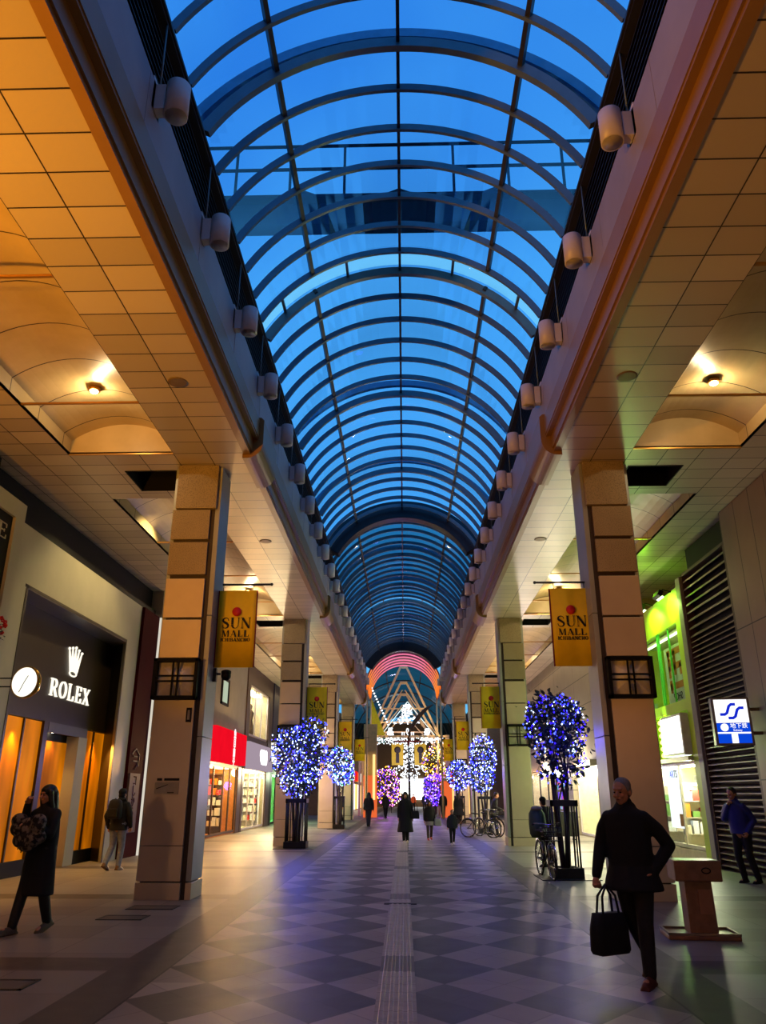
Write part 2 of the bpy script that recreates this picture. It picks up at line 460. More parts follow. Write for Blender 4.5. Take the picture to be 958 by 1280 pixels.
def vault_mesh(s, y0, y1):
    m = MB(); N = 14
    xc = (XV0 + XV1) / 2; hw = (XV1 - XV0) / 2; rise, side = 0.33, 0.3
    R = (hw * hw + rise * rise) / (2 * rise); zc = ZC + side + rise - R; am = math.asin(hw / R)
    P = [(xc + hw, ZC)] + [(xc + R * math.sin(am - 2 * am * k / N), zc + R * math.cos(am - 2 * am * k / N)) for k in range(N + 1)] + [(xc - hw, ZC)]
    for j in range(len(P) - 1):
        (a, za), (b, zb) = P[j], P[j + 1]
        m.add([(s * a, y0, za), (s * a, y1, za), (s * b, y1, zb), (s * b, y0, zb)], [(0, 1, 2, 3)], 0 < j < len(P) - 2)
    for y in (y0, y1): m.add([(s * a, y, z) for a, z in P], [tuple(range(len(P)))])
    return m
for s, nm in ((-1, 'left'), (1, 'right')):
    for i, (y0, y1) in enumerate(VB):
        v = vault_mesh(s, y0, y1).build('vault', M_VAULT, CEIL)
        r = MB()
        for yy in (y1 - 1.95, y1 - 5.2, y1 - 8.4):
            r.box(*sorted((s * XV0, s * XV1)), yy - .02, yy + .02, ZC + .02, ZC + .05)
        r.box(*sorted((s * XV0, s * XV1)), y1 - .04, y1, ZC - .01, ZC + .015)
        r.build('tie_rod', M_GOLDTRIM, v)
    # dark hatches
    for c in COLY[1:4]:
        h = MB(); a, b = sorted((s * 4.36, s * 5.42))
        h.box(a, b, c + .2, c + 1.25, ZC + .5, ZC + .55)
        for q in ((a, a + .02, c + .2, c + 1.25), (b - .02, b, c + .2, c + 1.25), (a, b, c + .2, c + .22), (a, b, c + 1.23, c + 1.25)): h.box(*q, ZC - .01, ZC + .5)
        h.build('hatch', M_BLACK, CEIL)
up = MB()
for s in (-1, 1):
    up.box(*sorted((s * 2.75, s * 14)), -4, 56, 8.6, 8.8)  # unseen opaque slab added over the aisles to block the sky
    up.box(*sorted((s * 9.4, s * 14)), -6.2, 56, 7.5, 8.6)
up.box(-14, 14, -6.2, -6, 0, 14)
WB = up.build('wall_back', mat('outer_concrete', (60, 58, 58), 0.8)); tag(WB, kind='structure')

# ================================================================ cornice, fascia, spring beam
for s, nm, idx in ((-1, 'left', 1), (1, 'right', 2)):
    X = lambda a: s * a
    m = MB()
    prof = [(X0, 7.5), (2.80, 7.5), (2.80, 7.56), (2.77, 7.56), (2.77, 7.8), (2.68, 7.8), (2.68, 7.84), (2.665, 7.84), (2.665, 8.2), (2.72, 8.2), (2.72, 8.24), (X0 + .1, 8.24), (X0 + .1, 7.58), (X0, 7.58)]
    m.prism([(X(a), z) for a, z in prof], -4, YE)
    tr = m.build('trim_%d' % idx, M_MOULD); tag(tr, kind='structure')
    m = MB(); m.prism([(X(a), z) for a, z in [(2.72, 8.2), (2.72, 9.08), (2.85, 9.08), (2.85, 8.2)]], -4, YE)
    for k in range(26): m.box(*sorted((X(2.716), X(2.725))), -3 + k * 2.3, -2.985 + k * 2.3, 8.24, 9.06)
    m.build('fascia', M_FASCIA, tr)
    m = MB(); m.box(*sorted((X(2.84), X(2.9))), -4, YE, 9.0, 10.2)
    for k in range(8):
        z = 9.1 + k * .105; m.prism([(X(2.74), z), (X(2.84), z + .07), (X(2.84), z + .085), (X(2.74), z + .015)], -4, YE)
    m.build('louvre_band', M_DARK, tr)
    m = MB(); m.prism([(X(a), z) for a, z in [(2.66, 9.94), (2.66, 10.12), (2.76, 10.24), (2.92, 10.24), (2.92, 9.94)]], -4, YE)
    m.prism([(X(a), z) for a, z in [(2.63, 9.98), (2.63, 10.02), (2.66, 10.02), (2.66, 9.98)]], -4, YE)
    m.build('spring_beam', M_BEAM, tr)
    for c in COLY[1:]:
        m = MB(); pr = []
        for k in range(9):
            a = PI / 2 * k / 8; pr.append((2.86 - .28 * math.sin(a), 7.75 - .32 * math.cos(a)))
        pr = [(2.95, 7.43)] + pr + [(2.58, 8.2), (2.64, 8.26), (2.95, 8.26)]
        m.prism([(X(a), z) for a, z in pr], c - .55, c + .95)
        m.build('cornice_cover', M_MOULD, tr)
    def fix_y(k): return (6.45 + 2.14 * k) if s < 0 else (6.95 + 2.15 * k)
    for k in range(-1, 23):
        y = fix_y(k); m = MB()
        m.path([(X(2.70), y, 9.12), (X(2.67), y - .1, 9.97)], .013, 6); m.build('stay_rod', M_RIB, tr)

# spotlights on the fascia
def make_spot(s):
    root = thing('spotlight', 'x', 'spotlight')
    X = lambda a: s * a
    m = MB(); m.box(*sorted((X(0), X(.03))), -.13, .13, -.2, .24); m.build('back_plate', M_WHITE, root, bevel=.006)
    m = MB(); m.box(*sorted((X(-.12), X(0))), -.07, .07, -.19, .17); m.build('arm', M_WHITE, root, bevel=.008)
    m = MB(); T = Matrix.Translation((X(-.24), 0, 0))
    m.lathe([(.118, -.24), (.132, -.24), (.132, .2), (.125, .21), (.0, .215)], 24, T)
    m.lathe([(.118, -.24), (.105, -.10), (.04, -.06), (.0, -.055)], 24, T); m.build('can', M_WHITE, root)
    m = MB(); m.lathe([(.0, -.17), (.104, -.175), (.104, -.185), (0, -.19)], 20, T); m.build('lens', mat('lamp_lens', (150, 140, 110), 0.15, 0.6), root)
    return root
for s, nm in ((-1, 'left'), (1, 'right')):
    p = None
    for k in range(23):
        y = (6.45 + 2.14 * k) if s < 0 else (6.95 + 2.15 * k)
        if y > 54.6: break
        o = make_spot(s) if p is None else copy_tree(p)
        p = p or o
        o.location = (s * 2.72, y, 8.9)
        tag(o, 'white cylinder spotlight on the %s fascia, %s one counting from the camera' % (nm, ORD[k]), 'spotlight', 'spotlights along the %s fascia' % nm)

# ================================================================ glass barrel roof
WS, ZS, ZA = 2.75, 10.18, 11.8
hR = ZA - ZS; RR = (WS * WS + hR * hR) / (2 * hR); ZO = ZA - RR; AM = math.asin(WS / RR)
def arc_pt(a, r, y): return V((r * math.sin(a), y, ZO + r * math.cos(a)))
def rib_mesh(w, d, off=0.0):
    m = MB(); N = 36; rings = []
    for k in range(N + 1):
        a = -AM + 2 * AM * k / N
        rings.append([arc_pt(a, RR + off - d, -w / 2), arc_pt(a, RR + off - d, w / 2), arc_pt(a, RR + off, w / 2), arc_pt(a, RR + off, -w / 2)])
    m.loft(rings, False); return m
def glaze(y0, y1, r, th=.012):
    m = MB(); N = 40; an = [-AM + 2 * AM * k / N for k in range(N + 1)]
    ring = lambda y: [arc_pt(a, r, y) for a in an] + [arc_pt(a, r + th, y) for a in reversed(an)]
    m.loft([ring(y0), ring(y1)], True); return m
def make_section(lab, y0, y1, ribs, heavy, gm=None):
    root = thing('glass_vault', lab, 'roof', (0, 0, 0), 0, None)
    glaze(y0, y1, RR + .02).build('glazing', gm or M_GLASS, root)
    first = None
    for y in ribs:
        if first is None: first = o = rib_mesh(.055, .12).build('rib', M_RIB, root)
        else: o = first.copy(); COL.objects.link(o); o.parent = root
        o.location = (0, y, 0)
    fh = None
    for y in heavy:
        if fh is None: fh = o = rib_mesh(.1, .17).build('main_rib', M_RIB, root)
        else: o = fh.copy(); COL.objects.link(o); o.parent = root
        o.location = (0, y, 0)
        if y > y0 + .5: rib_mesh(.12, .16, .42).build('outer_rib', M_OUTER, root, (0, y + .2, 0))
    for a in (0, math.radians(34), -math.radians(34)):
        m = MB(); p, q = arc_pt(a, RR - .05, y0), arc_pt(a, RR - .05, y1)
        m.bar(p, q, .05 if a == 0 else .07, .09, up=arc_pt(a, 1, 0) - V((0, 0, ZO))); m.build('purlin', M_BEAM, root)
    return root
def spaced(a, b, st): 
    n = int(round((b - a) / st)); return [a + (b - a) * k / n for k in range(n + 1)]
A_r = [12.57 - .75 * k for k in range(21)]; A_h = [A_r[6], A_r[13], A_r[20]]
make_section('nearest bay of the blue glazed barrel roof, above the camera', -3, 12.62, [y for y in A_r if y not in A_h and y > -3], A_h)
B_r = [13.2 + .86 * k for k in range(17)]
make_section('second glazed bay of the barrel roof, between first and second column pairs', 13.12, 27.3, [y for i, y in enumerate(B_r) if i not in (0, 6, 12)], [B_r[0], B_r[6], B_r[12]])
C_r = [28.0 + .86 * k for k in range(16)]
make_section('third glazed bay of the barrel roof, behind the dark gutter arch', 27.8, 41.1, [y for i, y in enumerate(C_r) if i not in (0, 6, 12)], [C_r[0], C_r[6], C_r[12]], M_GLASS_FAR)
D_r = [41.9 + .86 * k for k in range(15)]
make_section('fourth and farthest glazed bay of the barrel roof', 41.75, 54.7, [y for i, y in enumerate(D_r) if i not in (0, 6, 12)], [D_r[0], D_r[6], D_r[12]], M_GLASS_FAR)
# dark gutter arches and the narrow open joints
def arch(name, lab, y, w, d0, d1):
    m = MB(); N = 40; rings = []
    for k in range(N + 1):
        a = -AM + 2 * AM * k / N
        rings.append([arc_pt(a, RR - d0, -w / 2), arc_pt(a, RR - d0, w / 2), arc_pt(a, RR + d1, w / 2), arc_pt(a, RR + d1, -w / 2)])
    m.loft(rings, False)
    o = m.build(name, M_BEAM, None, (0, y, 0), bevel=.01); tag(o, lab, 'roof arch'); return o
arch('gutter_arch', 'thick dark arch across the roof at the second pair of columns', 27.55, .5, .42, .25)
arch('gutter_arch', 'thick dark arch closing the far end of the glazed roof', 55.0, .5, .62, .25)
for y, lab in ((12.87, 'row of short struts bridging the first bright roof joint'), (41.43, 'row of short struts bridging the far bright roof joint')):
    root = thing('roof_joint', lab, 'roof joint')
    for a in (-48, -20, 0, 20, 48):
        m = MB()
        p = arc_pt(math.radians(a), RR - .02, y - .3); q = arc_pt(math.radians(a), RR - .02, y + .3); m.bar(p, q, .05, .06)
        m.build('strut', M_RIB, root)
    glaze(y - .3, y + .35, RR + .05).build('clear_strip', glass('clear_strip', (250, 252, 255), .02, .3), root)
# maintenance gantry crossing above the glass
root = thing('roof_gantry', 'dark railed gantry crossing above the near glazing', 'gantry', (0, 12.5, 0))
M_GAN = mat('gantry_paint', (8, 18, 38), .9, 0, .1, 6, 0, .1)
m = MB(); m.box(-6, 6, -.2, .12, 12.2, 12.7); m.box(-6, 6, -.3, .25, 12.78, 12.85); m.build('beam', M_GAN, root)
m = MB()
for k in range(11):
    x = -5.5 + 1.1 * k; m.path([(x, -.28, 12.85), (x, -.28, 14.1)], .03, 6)
for z in (14.1, 13.5): m.path([(-6, -.28, z), (6, -.28, z)], .035, 6)
m.build('railing', M_GAN, root)
m = MB()
for k in range(6):
    x = -5 + 2 * k; m.bar((x, .15, 12.85), (x + 1, .15, 13.3), .08, .08); m.bar((x + 1, .15, 13.3), (x + 2, .15, 12.85), .08, .08)
m.build('brace', M_GAN, root)
m = MB()
for sx in (-1, 1): m.box(sx * 5.6 - .2, sx * 5.6 + .2, -.1, .4, 8.8, 12.2)
m.build('post', M_GAN, root)

# speaker grilles and vault downlights
M_GRILL = mat('grille', (120, 100, 76), .5, .3)
for s, nm in ((-1, 'left'), (1, 'right')):
    for k, y in enumerate((10.3, 18.2)):
        root = thing('ceiling_speaker', 'round speaker grille in the %s ceiling strip, %s' % (nm, ('nearer one', 'farther one')[k]), 'speaker', (s * 3.42, y, ZC))
        m = MB(); m.lathe([(.12, -.012), (.15, -.012), (.15, 0), (.12, 0)], 24); m.lathe([(0, -.004), (.12, -.004), (.12, 0), (0, 0)], 24, m=1); m.build('grille', [M_GRILL, M_BLACK], root)
    for k, (y0, y1) in enumerate(VB):
        y = y1 - 1.45; z = ZC + .57
        root = thing('downlight', 'lit downlight in the %s ceiling vault, %s from the camera' % (nm, ORD[k]), 'ceiling lamp', (s * 5.25, y, z))
        m = MB(); m.lathe([(.07, -.03), (.10, -.03), (.10, .03), (.07, .03)], 20); m.build('ring', M_GOLDTRIM, root)
        m = MB(); m.ell((0, 0, -.035), (.07, .07, .04), 14, 8); m.build('bulb', emi('downlight_glow', (255, 240, 205), 14), root)

# ================================================================ columns
def column_mats():
    t = NT('column_granite'); vec, x, y, z = t.xyz()
    n = t.noise(vec, 60, 2); n2 = t.noise(vec, 1.6, 4)
    c = t.mix(n2, lin((128, 112, 90)), lin((168, 150, 122)))
    c = t.mix(t.math('MULTIPLY', t.math('GREATER_THAN', n, .56), .5), c, lin((90, 78, 62)))
    t.princ(c, .45, 0, .5); g = t.m
    t = NT('brushed_steel'); vec, x, y, z = t.xyz()
    mp = t.n('ShaderNodeMapping'); mp.inputs['Scale'].default_value = (1, 1, 40); t.l(vec, mp.inputs[0])
    n = t.noise(mp.outputs[0], 5, 3); n2 = t.noise(vec, 1.2, 3)
    c = t.mix(n2, lin((188, 170, 148)), lin((222, 206, 184)))
    t.princ(c, t.math('ADD', t.math('MULTIPLY', n, .12), .3), .4, .5, n2, .06, .02); s_ = t.m
    return g, s_
M_GRAN, M_STEEL = column_mats()
M_SIDE = mat('column_side_panel', (158, 162, 164), .35, .3, .08, 2)
M_GROOVE = mat('column_groove', (48, 34, 26), .6)
CX = 3.89
def make_column(s, y, lab, bare):
    cx = -3.93 if s < 0 else 3.86
    root = thing('column', lab, 'column', (cx, y, 0), 0, 'square columns along the arcade', 'thing')
    D = .78
    m = MB(); m.box(-.34, .42, .05, D - .05, 0, 7.5); m.build('core', M_GROOVE, root)
    for nm_, y0, y1 in (('front', 0, .06), ('rear', D - .06, D)):
        m = MB(); m.box(-.385, .32, y0, y1, .27, .79); m.box(-.385, .32, y0, y1, .8, 3.12); m.box(-.385, .32, y0, y1, 3.84, 4.52); m.box(-.385, .32, y0, y1, 4.56, 5.28)
        m.build(nm_ + '_plate', M_STEEL, root, bevel=.006)
        m = MB(); m.box(-.385, .32, y0, y1, 5.36, 5.98); m.box(-.385, .32, y0, y1, 6.04, 6.62); m.build(nm_ + '_stone', M_GRAN, root, bevel=.006)
    m = MB()
    for z0, z1 in ((.27, 2.5), (2.51, 4.6), (4.61, 7.5)): m.box(.40, .49, .04, D - .04, z0, z1)
    m.build('side_panel', M_SIDE, root, bevel=.005)
    m = MB()
    for z0, z1 in ((.27, 2.5), (2.51, 4.6), (4.61, 7.5)): m.box(-.42, -.34, .08, D - .08, z0, z1)
    m.build('side_panel', M_SIDE, root, bevel=.005)
    m = MB(); m.box(-.40, .33, -.012, D + .012, 0, .25); m.box(.40, .5, .03, D - .03, 0, .25); m.build('base', M_STEEL, root, bevel=.006)
    m = MB(); m.box(-.34, .43, -.04, D + .04, 6.64, 7.515); m.build('cap', M_GRAN, root, bevel=.01)
    if s > 0: root.scale = (-1, 1, 1)
    return root
PAIR = ['nearest', 'second', 'third', 'last']
for s, nm in ((-1, 'left'), (1, 'right')):
    for k, y in enumerate(COLY[1:]):
        make_column(s, y, 'square stone and steel column, %s on the %s side' % (PAIR[k], nm), k > 1)
        # lantern on the front face
        root = thing('wall_lantern', 'square black framed lantern on the front of the %s %s column' % (PAIR[k], nm), 'lantern', (-3.95 if s < 0 else 3.88, y, 3.46), 0, 'lanterns on the columns')
        m = MB()
        for q in ((-.39, -.33, -.35, .35), (.33, .39, -.35, .35), (-.39, .39, -.35, -.29), (-.39, .39, .29, .35)): m.box(q[0], q[1], -.17, -.002, q[2], q[3])
        m.build('frame', M_BLACK, root, bevel=.006)
        m = MB()
        for o_ in (-.045, .045): m.box(o_ - .014, o_ + .014, -.165, -.135, -.29, .29); m.box(-.33, .33, -.165, -.135, o_ - .014, o_ + .014)
        m.build('cross_bar', M_BLACK, root)
        m = MB(); m.add([(-.33, -.03, -.29), (.33, -.03, -.29), (.33, -.03, .29), (-.33, -.03, .29), (-.12, -.12, -.1), (.12, -.12, -.1), (.12, -.12, .1), (-.12, -.12, .1)],
                        [(0, 1, 5, 4), (1, 2, 6, 5), (2, 3, 7, 6), (3, 0, 4, 7), (4, 5, 6, 7), (0, 3, 2, 1)])
        m.build('diffuser', mat('lantern_diffuser', (232, 224, 210), .3), root)
# banners hung from a pole on each column
M_YEL = mat('banner_cloth', (242, 205, 4), .7, 0, .08, 3); M_RED = mat('banner_red', (205, 30, 20), .6); M_INK = mat('banner_ink', (22, 12, 10), .7)
M_HEM = mat('banner_hem', (110, 14, 14), .6)
for s, nm in ((-1, 'left'), (1, 'right')):
    for k, y in enumerate(COLY[1:]):
        yy = y + .42; cx = s * 3.07
        root = thing('banner', 'yellow hanging banner with red sun on the %s %s column' % (PAIR[k], nm), 'banner', (cx, yy, 0), 0, 'yellow street banners')
        w = .35; z0, z1 = 3.73, 5.155
        m = MB(); N = 10
        def wave(x): return .012 * math.sin(x * 14 + k)
        xs = [-w + 2 * w * i / N for i in range(N + 1)]
        rings = []
        for zz in (z0, z1):
            rings.append([(x, wave(x) - .004, zz) for x in xs] + [(x, wave(x) + .004, zz) for x in reversed(xs)])
        m.loft([[V(p) for p in r] for r in rings], True); m.build('cloth', M_YEL, root)
        m = MB()
        for sx in (-1, 1): m.box(*sorted((sx * w, sx * (w + .025))), wave(sx * w) - .008, wave(sx * w) + .008, z0, z1)
        m.build('hem', M_HEM, root)
        m = MB(); m.path([(-s * .62, 0, 5.27), (s * .3, 0, 5.27)], .02, 8); m.ell((-s * .62, 0, 5.27), .03, 10, 6); m.build('pole', M_IRON, root)
        for sx in (-.28, .28):
            m = MB(); m.path([(sx, 0, 5.27), (sx, 0, 5.145)], .008, 6); m.build('cord', M_IRON, root)
        m = MB(); m.lathe([(0, 0), (.085, 0), (.085, .006), (0, .006)], 28, Matrix.Translation((.0, -.022, 4.75)) @ Matrix.Rotation(PI / 2, 4, 'X')); m.build('sun_disc', M_RED, root)
        m = MB()
        didone(m, 'SUN', (-.27, -.018, 4.44), (1, 0, 0), (0, 0, 1), (0, -1, 0), .54, .2, .004, .08)
        didone(m, 'MALL', (-.25, -.018, 4.285), (1, 0, 0), (0, 0, 1), (0, -1, 0), .5, .12, .004, .12)
        didone(m, 'ICHIBANCHO', (-.27, -.018, 4.2), (1, 0, 0), (0, 0, 1), (0, -1, 0), .54, .062, .004, .12, .22, .09)
        m.build('lettering', M_INK, root)
# dome camera on the left column, notices
root = thing('dome_camera', 'dark dome camera on a bracket at the left column', 'camera', (-3.40, 13.95, 3.6))
m = MB(); m.box(-.03, .03, -.05, .05, -.12, .12); m.path([(0, 0, 0.02), (.1, 0, .02)], .02, 8); m.build('bracket', M_IRON, root)
m = MB(); m.ell((.2, 0, -.01), .09, 16, 10); m.lathe([(.09, 0), (.09, .05), (.05, .07)], 16, Matrix.Translation((.2, 0, .02))); m.build('dome', M_BLACK, root)
root = thing('notice', 'small printed notice on the steel face of the nearest left column', 'notice', (-3.96, 13.485, 1.71))
M_PAPER = mat('notice_paper', (176, 166, 140), .6)
m = MB(); m.box(-.2, .2, -.006, .008, -.125, .06); m.build('sheet', M_PAPER, root)
m = MB(); m.box(-.17, -.09, -.006, .008, .085, .125); m.box(-.05, .2, -.006, .008, .085, .125); m.prism([(-.17, -.05), (0.02, .02), (.02, .03), (-.17, -.035)], -.008, .008, 'y'); m.box(.02, .13, -.008, .008, -.11, -.095); m.build('print', M_INK, root)
root = thing('sticker', 'small dark vertical plate under the lantern on the left column', 'plate', (-3.69, 13.485, 2.86))
m = MB(); m.box(-.045, .045, -.01, .012, -.12, .12); m.build('plate', M_INK, root)
m = MB(); m.box(-.02, .02, -.014, -.008, -.08, .08); m.build('print', M_PAPER, root)
for i, (x, y, w, d) in enumerate(((-3.85, 11.65, .62, .42), (-3.75, 12.65, .7, .42), (-3.62, 7.72, .62, .4), (-4.5, 8.0, .42, .3))):
    lab = ['square utility cover in the paving in front of the left column', 'utility cover right at the foot of the left column', 'utility cover beside the dark border near the bottom left', 'small dark utility cover at the lower left edge'][i]
    root = thing('utility_cover', lab, 'utility cover', (x, y, 0), 0, 'utility covers in the paving')
    m = MB()
    for q in ((-w / 2, w / 2, -d / 2, -d / 2 + .035), (-w / 2, w / 2, d / 2 - .035, d / 2), (-w / 2, -w / 2 + .035, -d / 2, d / 2), (w / 2 - .035, w / 2, -d / 2, d / 2)): m.box(*q, 0, .008)
    m.build('rim', M_IRON, root)
    m = MB(); m.box(-w / 2 + .035, w / 2 - .035, -d / 2 + .035, d / 2 - .035, 0, .005); m.build('lid', mat('cover_lid', (92, 84, 76), .6), root)
# ================================================================ left side: shop fronts (walls seen along x = -7.5)
m = MB(); m.box(-9.6, -9.4, -6, 56, 0, 8.6); m.box(-9.6, -9.3, 56, 135, 0, 9); o = m.build('wall_left', mat('outer_concrete', (60, 58, 58), .8)); tag(o, kind='structure')
M_STONE = mat('beige_stone', (176, 168, 142), .5, 0, .07, 1.2)
M_BRONZE = mat('dark_bronze', (58, 47, 34), .35, .3, .1, 3)
M_BRONZE2 = mat('grey_bronze', (98, 94, 90), .4, .2, .05, 3)
M_LETTER = emi('lit_letters', (255, 246, 225), 1.3)
M_INTW = mat('interior_cream', (225, 205, 160), .7)
M_GREYW = mat('grey_render', (140, 136, 126), .8, 0, .08, 1.5)
M_BROWN = mat('brown_cladding', (72, 54, 40), .5)
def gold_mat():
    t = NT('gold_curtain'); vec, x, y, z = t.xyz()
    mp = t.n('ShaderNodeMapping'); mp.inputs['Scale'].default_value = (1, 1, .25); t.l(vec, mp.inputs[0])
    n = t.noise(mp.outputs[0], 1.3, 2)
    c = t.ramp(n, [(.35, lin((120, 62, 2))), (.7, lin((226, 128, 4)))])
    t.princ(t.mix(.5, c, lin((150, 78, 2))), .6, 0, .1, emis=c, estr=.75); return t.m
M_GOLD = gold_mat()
# --- watch shop
R = thing('shop_front', 'beige stone shop front with dark recessed portal, lit crown and gold curtained windows', 'shop')
m = MB()
m.box(-9.3, -7.5, 13.85, 14.7, 0, 6.65); m.box(-9.3, -7.5, 14.7, 20.55, 5.5, 6.65)
m.prism([(-9.3, 21.55), (-7.5, 21.55), (-7.5, 20.55), (-8.05, 21.25), (-9.3, 21.25)], 0, 6.65, 'z')
m.box(-9.3, -8.05, 20.55, 21.25, 5.5, 6.65)
m.build('stone_surround', M_STONE, R)
m = MB()   # portal lining: thin dark frame, soffit, jambs
m.prism([(-7.49, 14.7), (-8.05, 14.72), (-8.05, 14.78), (-7.49, 14.78)], 0, 5.5, 'z')
m.box(-7.52, -7.49, 14.66, 20.6, 5.46, 5.52)
m.prism([(-7.49, 20.55), (-7.49, 20.6), (-8.04, 21.28), (-8.04, 21.2)], 0, 5.5, 'z'); m.build('portal_frame', M_BRONZE, R)
m = MB(); m.prism([(-7.5, 14.7), (-8.1, 14.7), (-8.1, 21.25), (-8.05, 21.25), (-7.5, 20.55)], 5.44, 5.47, 'z'); m.build('portal_soffit', M_BRONZE2, R)
m = MB(); m.box(-8.3, -8.05, 14.7, 21.25, 3.12, 5.45); m.build('sign_wall', M_BRONZE, R)
m = MB(); didone(m, 'ROLEX', (-8.05, 17.55, 3.7), (0, 1, 0), (0, 0, 1), (1, 0, 0), 2.3, .38, .04, .16, .12, .05); m.build('lettering', M_LETTER, R)
m = MB()   # five pointed crown with balls and an oval base
cy, cz = 18.68, 4.28
for k in range(5):
    tip = (-8.03, cy + (k - 2) * .19, cz + (.6, .64, .68, .64, .6)[k]); base = (-8.03, cy + (k - 2) * .075, cz + .1)
    m.path([base, tip], [.05, .016], 8); m.ell(tip, .034, 10, 8)
m.path([(-8.03, cy + .2 * math.cos(2 * PI * k / 20), cz + .05 + .06 * math.sin(2 * PI * k / 20)) for k in range(20)], .02, 6, True)
m.build('crown_emblem', M_LETTER, R)
m = MB(); m.box(-8.12, -8.06, 15.1, 17.5, .3, 3.1); w1 = m.build('gold_window', M_GOLD, R)
for q in (16.57, 15.02):
    m = MB(); m.box(-8.06, -8.02, q, q + .05, .3, 3.1); m.build('mullion', M_BRONZE, w1)
m = MB(); m.box(-8.12, -8.06, 19.98, 21.25, .3, 3.1); w2 = m.build('gold_window', M_GOLD, R)
m = MB(); m.box(-8.06, -8.02, 20.45, 20.5, .3, 3.1); m.build('mullion', M_BRONZE, w2)
for q in ((14.7, 17.5), (19.95, 21.25)):
    m = MB(); m.box(-8.3, -8.0, *q, 0, .3); m.build('plinth', M_BLACK, R)
m = MB(); m.box(-8.5, -8.0, 17.48, 17.7, 0, 3.12); m.build('mullion_post', M_BRONZE, R)
m = MB(); m.box(-8.34, -7.98, 19.42, 19.95, 0, 2.9); m.build('pier', M_STONE, R)
m = MB(); m.box(-8.34, -8.26, 17.7, 19.42, 0, 2.75); d = m.build('door', M_GOLD, R)
m = MB(); m.path([(-8.22, 18.0, .9), (-8.22, 18.0, 1.5)], .02, 8); m.build('handle', M_BRONZE, d)
m = MB(); m.box(-8.6, -8.05, 17.7, 19.95, 2.95, 3.12); m.box(-8.34, -8.28, 17.7, 19.42, 2.75, 2.95); m.build('porch_soffit', M_BLACK, R)
m = MB(); m.lathe([(0, -.02), (.09, -.02), (.1, 0), (0, 0)], 18, Matrix.Translation((-8.15, 18.45, 2.945))); m.build('porch_light', emi('porch_glow', (255, 235, 200), 20), R)
m = MB(); m.box(-8.06, -8.0, 17.72, 19.95, 2.9, 3.12); m.build('porch_lining', M_BRONZE2, R)
# --- black bulkhead above
m = MB(); m.box(-9.3, -7.5, -4, 13.0, 6.87, 7.5); m.box(-9.3, -7.75, 13.0, 23.05, 6.87, 7.5); m.box(-9.3, -7.6, 13.85, 23.05, 6.66, 6.87)
o = m.build('bulkhead', M_BLACK); tag(o, 'black bulkhead strip between the left shops and the tiled ceiling', 'bulkhead')
# --- neighbour with the framed black sign
R = thing('shop_front', 'beige framed shop front with large black sign at the left edge', 'shop')
m = MB(); m.box(-9.3, -7.3, 13.5, 13.84, 0, 6.85); m.box(-9.3, -7.3, 6, 13.5, 6.5, 6.85); m.build('stone_frame', M_STONE, R)
m = MB(); m.box(-7.6, -7.36, 6, 13.5, 4.0, 6.5); s_ = m.build('sign_panel', M_BLACK, R)
m = MB(); didone(m, 'TE', (-7.36, 12.62, 6.02), (0, 1, 0), (0, 0, 1), (1, 0, 0), .75, .28, .012, .14); m.build('lettering', M_PAPER, s_)
m = MB(); m.box(-9.3, -7.45, 6, 13.5, 0, 4.0); m.build('lower_wall', M_STONE, R)
# --- clock on two rods
R = thing('clock', 'round lit clock with gold rim held by two black rods', 'clock', (-6.85, 14.0, 3.49))
ax = Matrix.Rotation(math.radians(-12), 4, 'Z') @ Matrix.Rotation(PI / 2, 4, 'X')
m = MB(); m.lathe([(0, -.1), (.2, -.1), (.27, -.06), (.29, 0), (.29, .05), (.265, .07), (.265, .05), (0, .05)], 40, ax); m.build('case', mat('gold_metal', (190, 150, 60), .25, .9), R)
m = MB(); m.lathe([(0, .05), (.262, .05), (.262, .056), (0, .058)], 40, ax); m.build('dial', emi('dial_glow', (255, 250, 235), 1.25), R)
m = MB()
for a, l in ((math.radians(60), .13), (math.radians(-115), .2)):
    m.bar(ax @ V((0, 0, .062)), ax @ V((l * math.cos(a), l * math.sin(a), .062)), .014, .006)
m.build('hands', M_INK, R)
m = MB()
for z in (-.075, .075): m.path([(-.27, 0, z), (-.6, 0, z)], .013, 8)
m.build('bracket', M_IRON, R)
# --- red flower basket
R = thing('flower_basket', 'hanging cluster of red flowers over dark leaves at the left edge', 'flowers', (-7.18, 13.2, 4.3))
rn = random.Random(3)
m = MB()
for k in range(40):
    a, b = rn.uniform(0, 2 * PI), rn.uniform(-1, 1); r = .2 * rn.uniform(.75, 1)
    p = V((r * math.cos(a) * math.sqrt(1 - b * b), r * math.sin(a) * math.sqrt(1 - b * b), r * b + .05))
    for q in range(5):
        c = p + V((.022 * math.cos(q * 1.257), .0, .022 * math.sin(q * 1.257))); m.ell(c, (.018, .012, .018), 6, 4)
m.build('blossoms', mat('red_petal', (225, 30, 22), .5), R)
m = MB()
for k in range(170):
    z = rn.uniform(-.55, .1); r = .17 * (1 - abs(z) * 1.1) * math.sqrt(rn.random()) + .02; a = rn.uniform(0, 2 * PI)
    p = V((r * math.cos(a), r * math.sin(a), z)); d = V((rn.uniform(-1, 1), rn.uniform(-1, 1), rn.uniform(-1, .4))).normalized() * .07; s_ = V((-d.y, d.x, 0)) * .35
    m.add([p, p + d * .5 + s_, p + d, p + d * .5 - s_], [(0, 1, 2, 3)])
m.build('leaves', mat('dark_leaf', (28, 38, 20), .5), R)
m = MB(); m.path([(-.12, 0, .28), (0, 0, .3), (0, 0, .05)], .012, 6); m.build('hook', M_IRON, R)
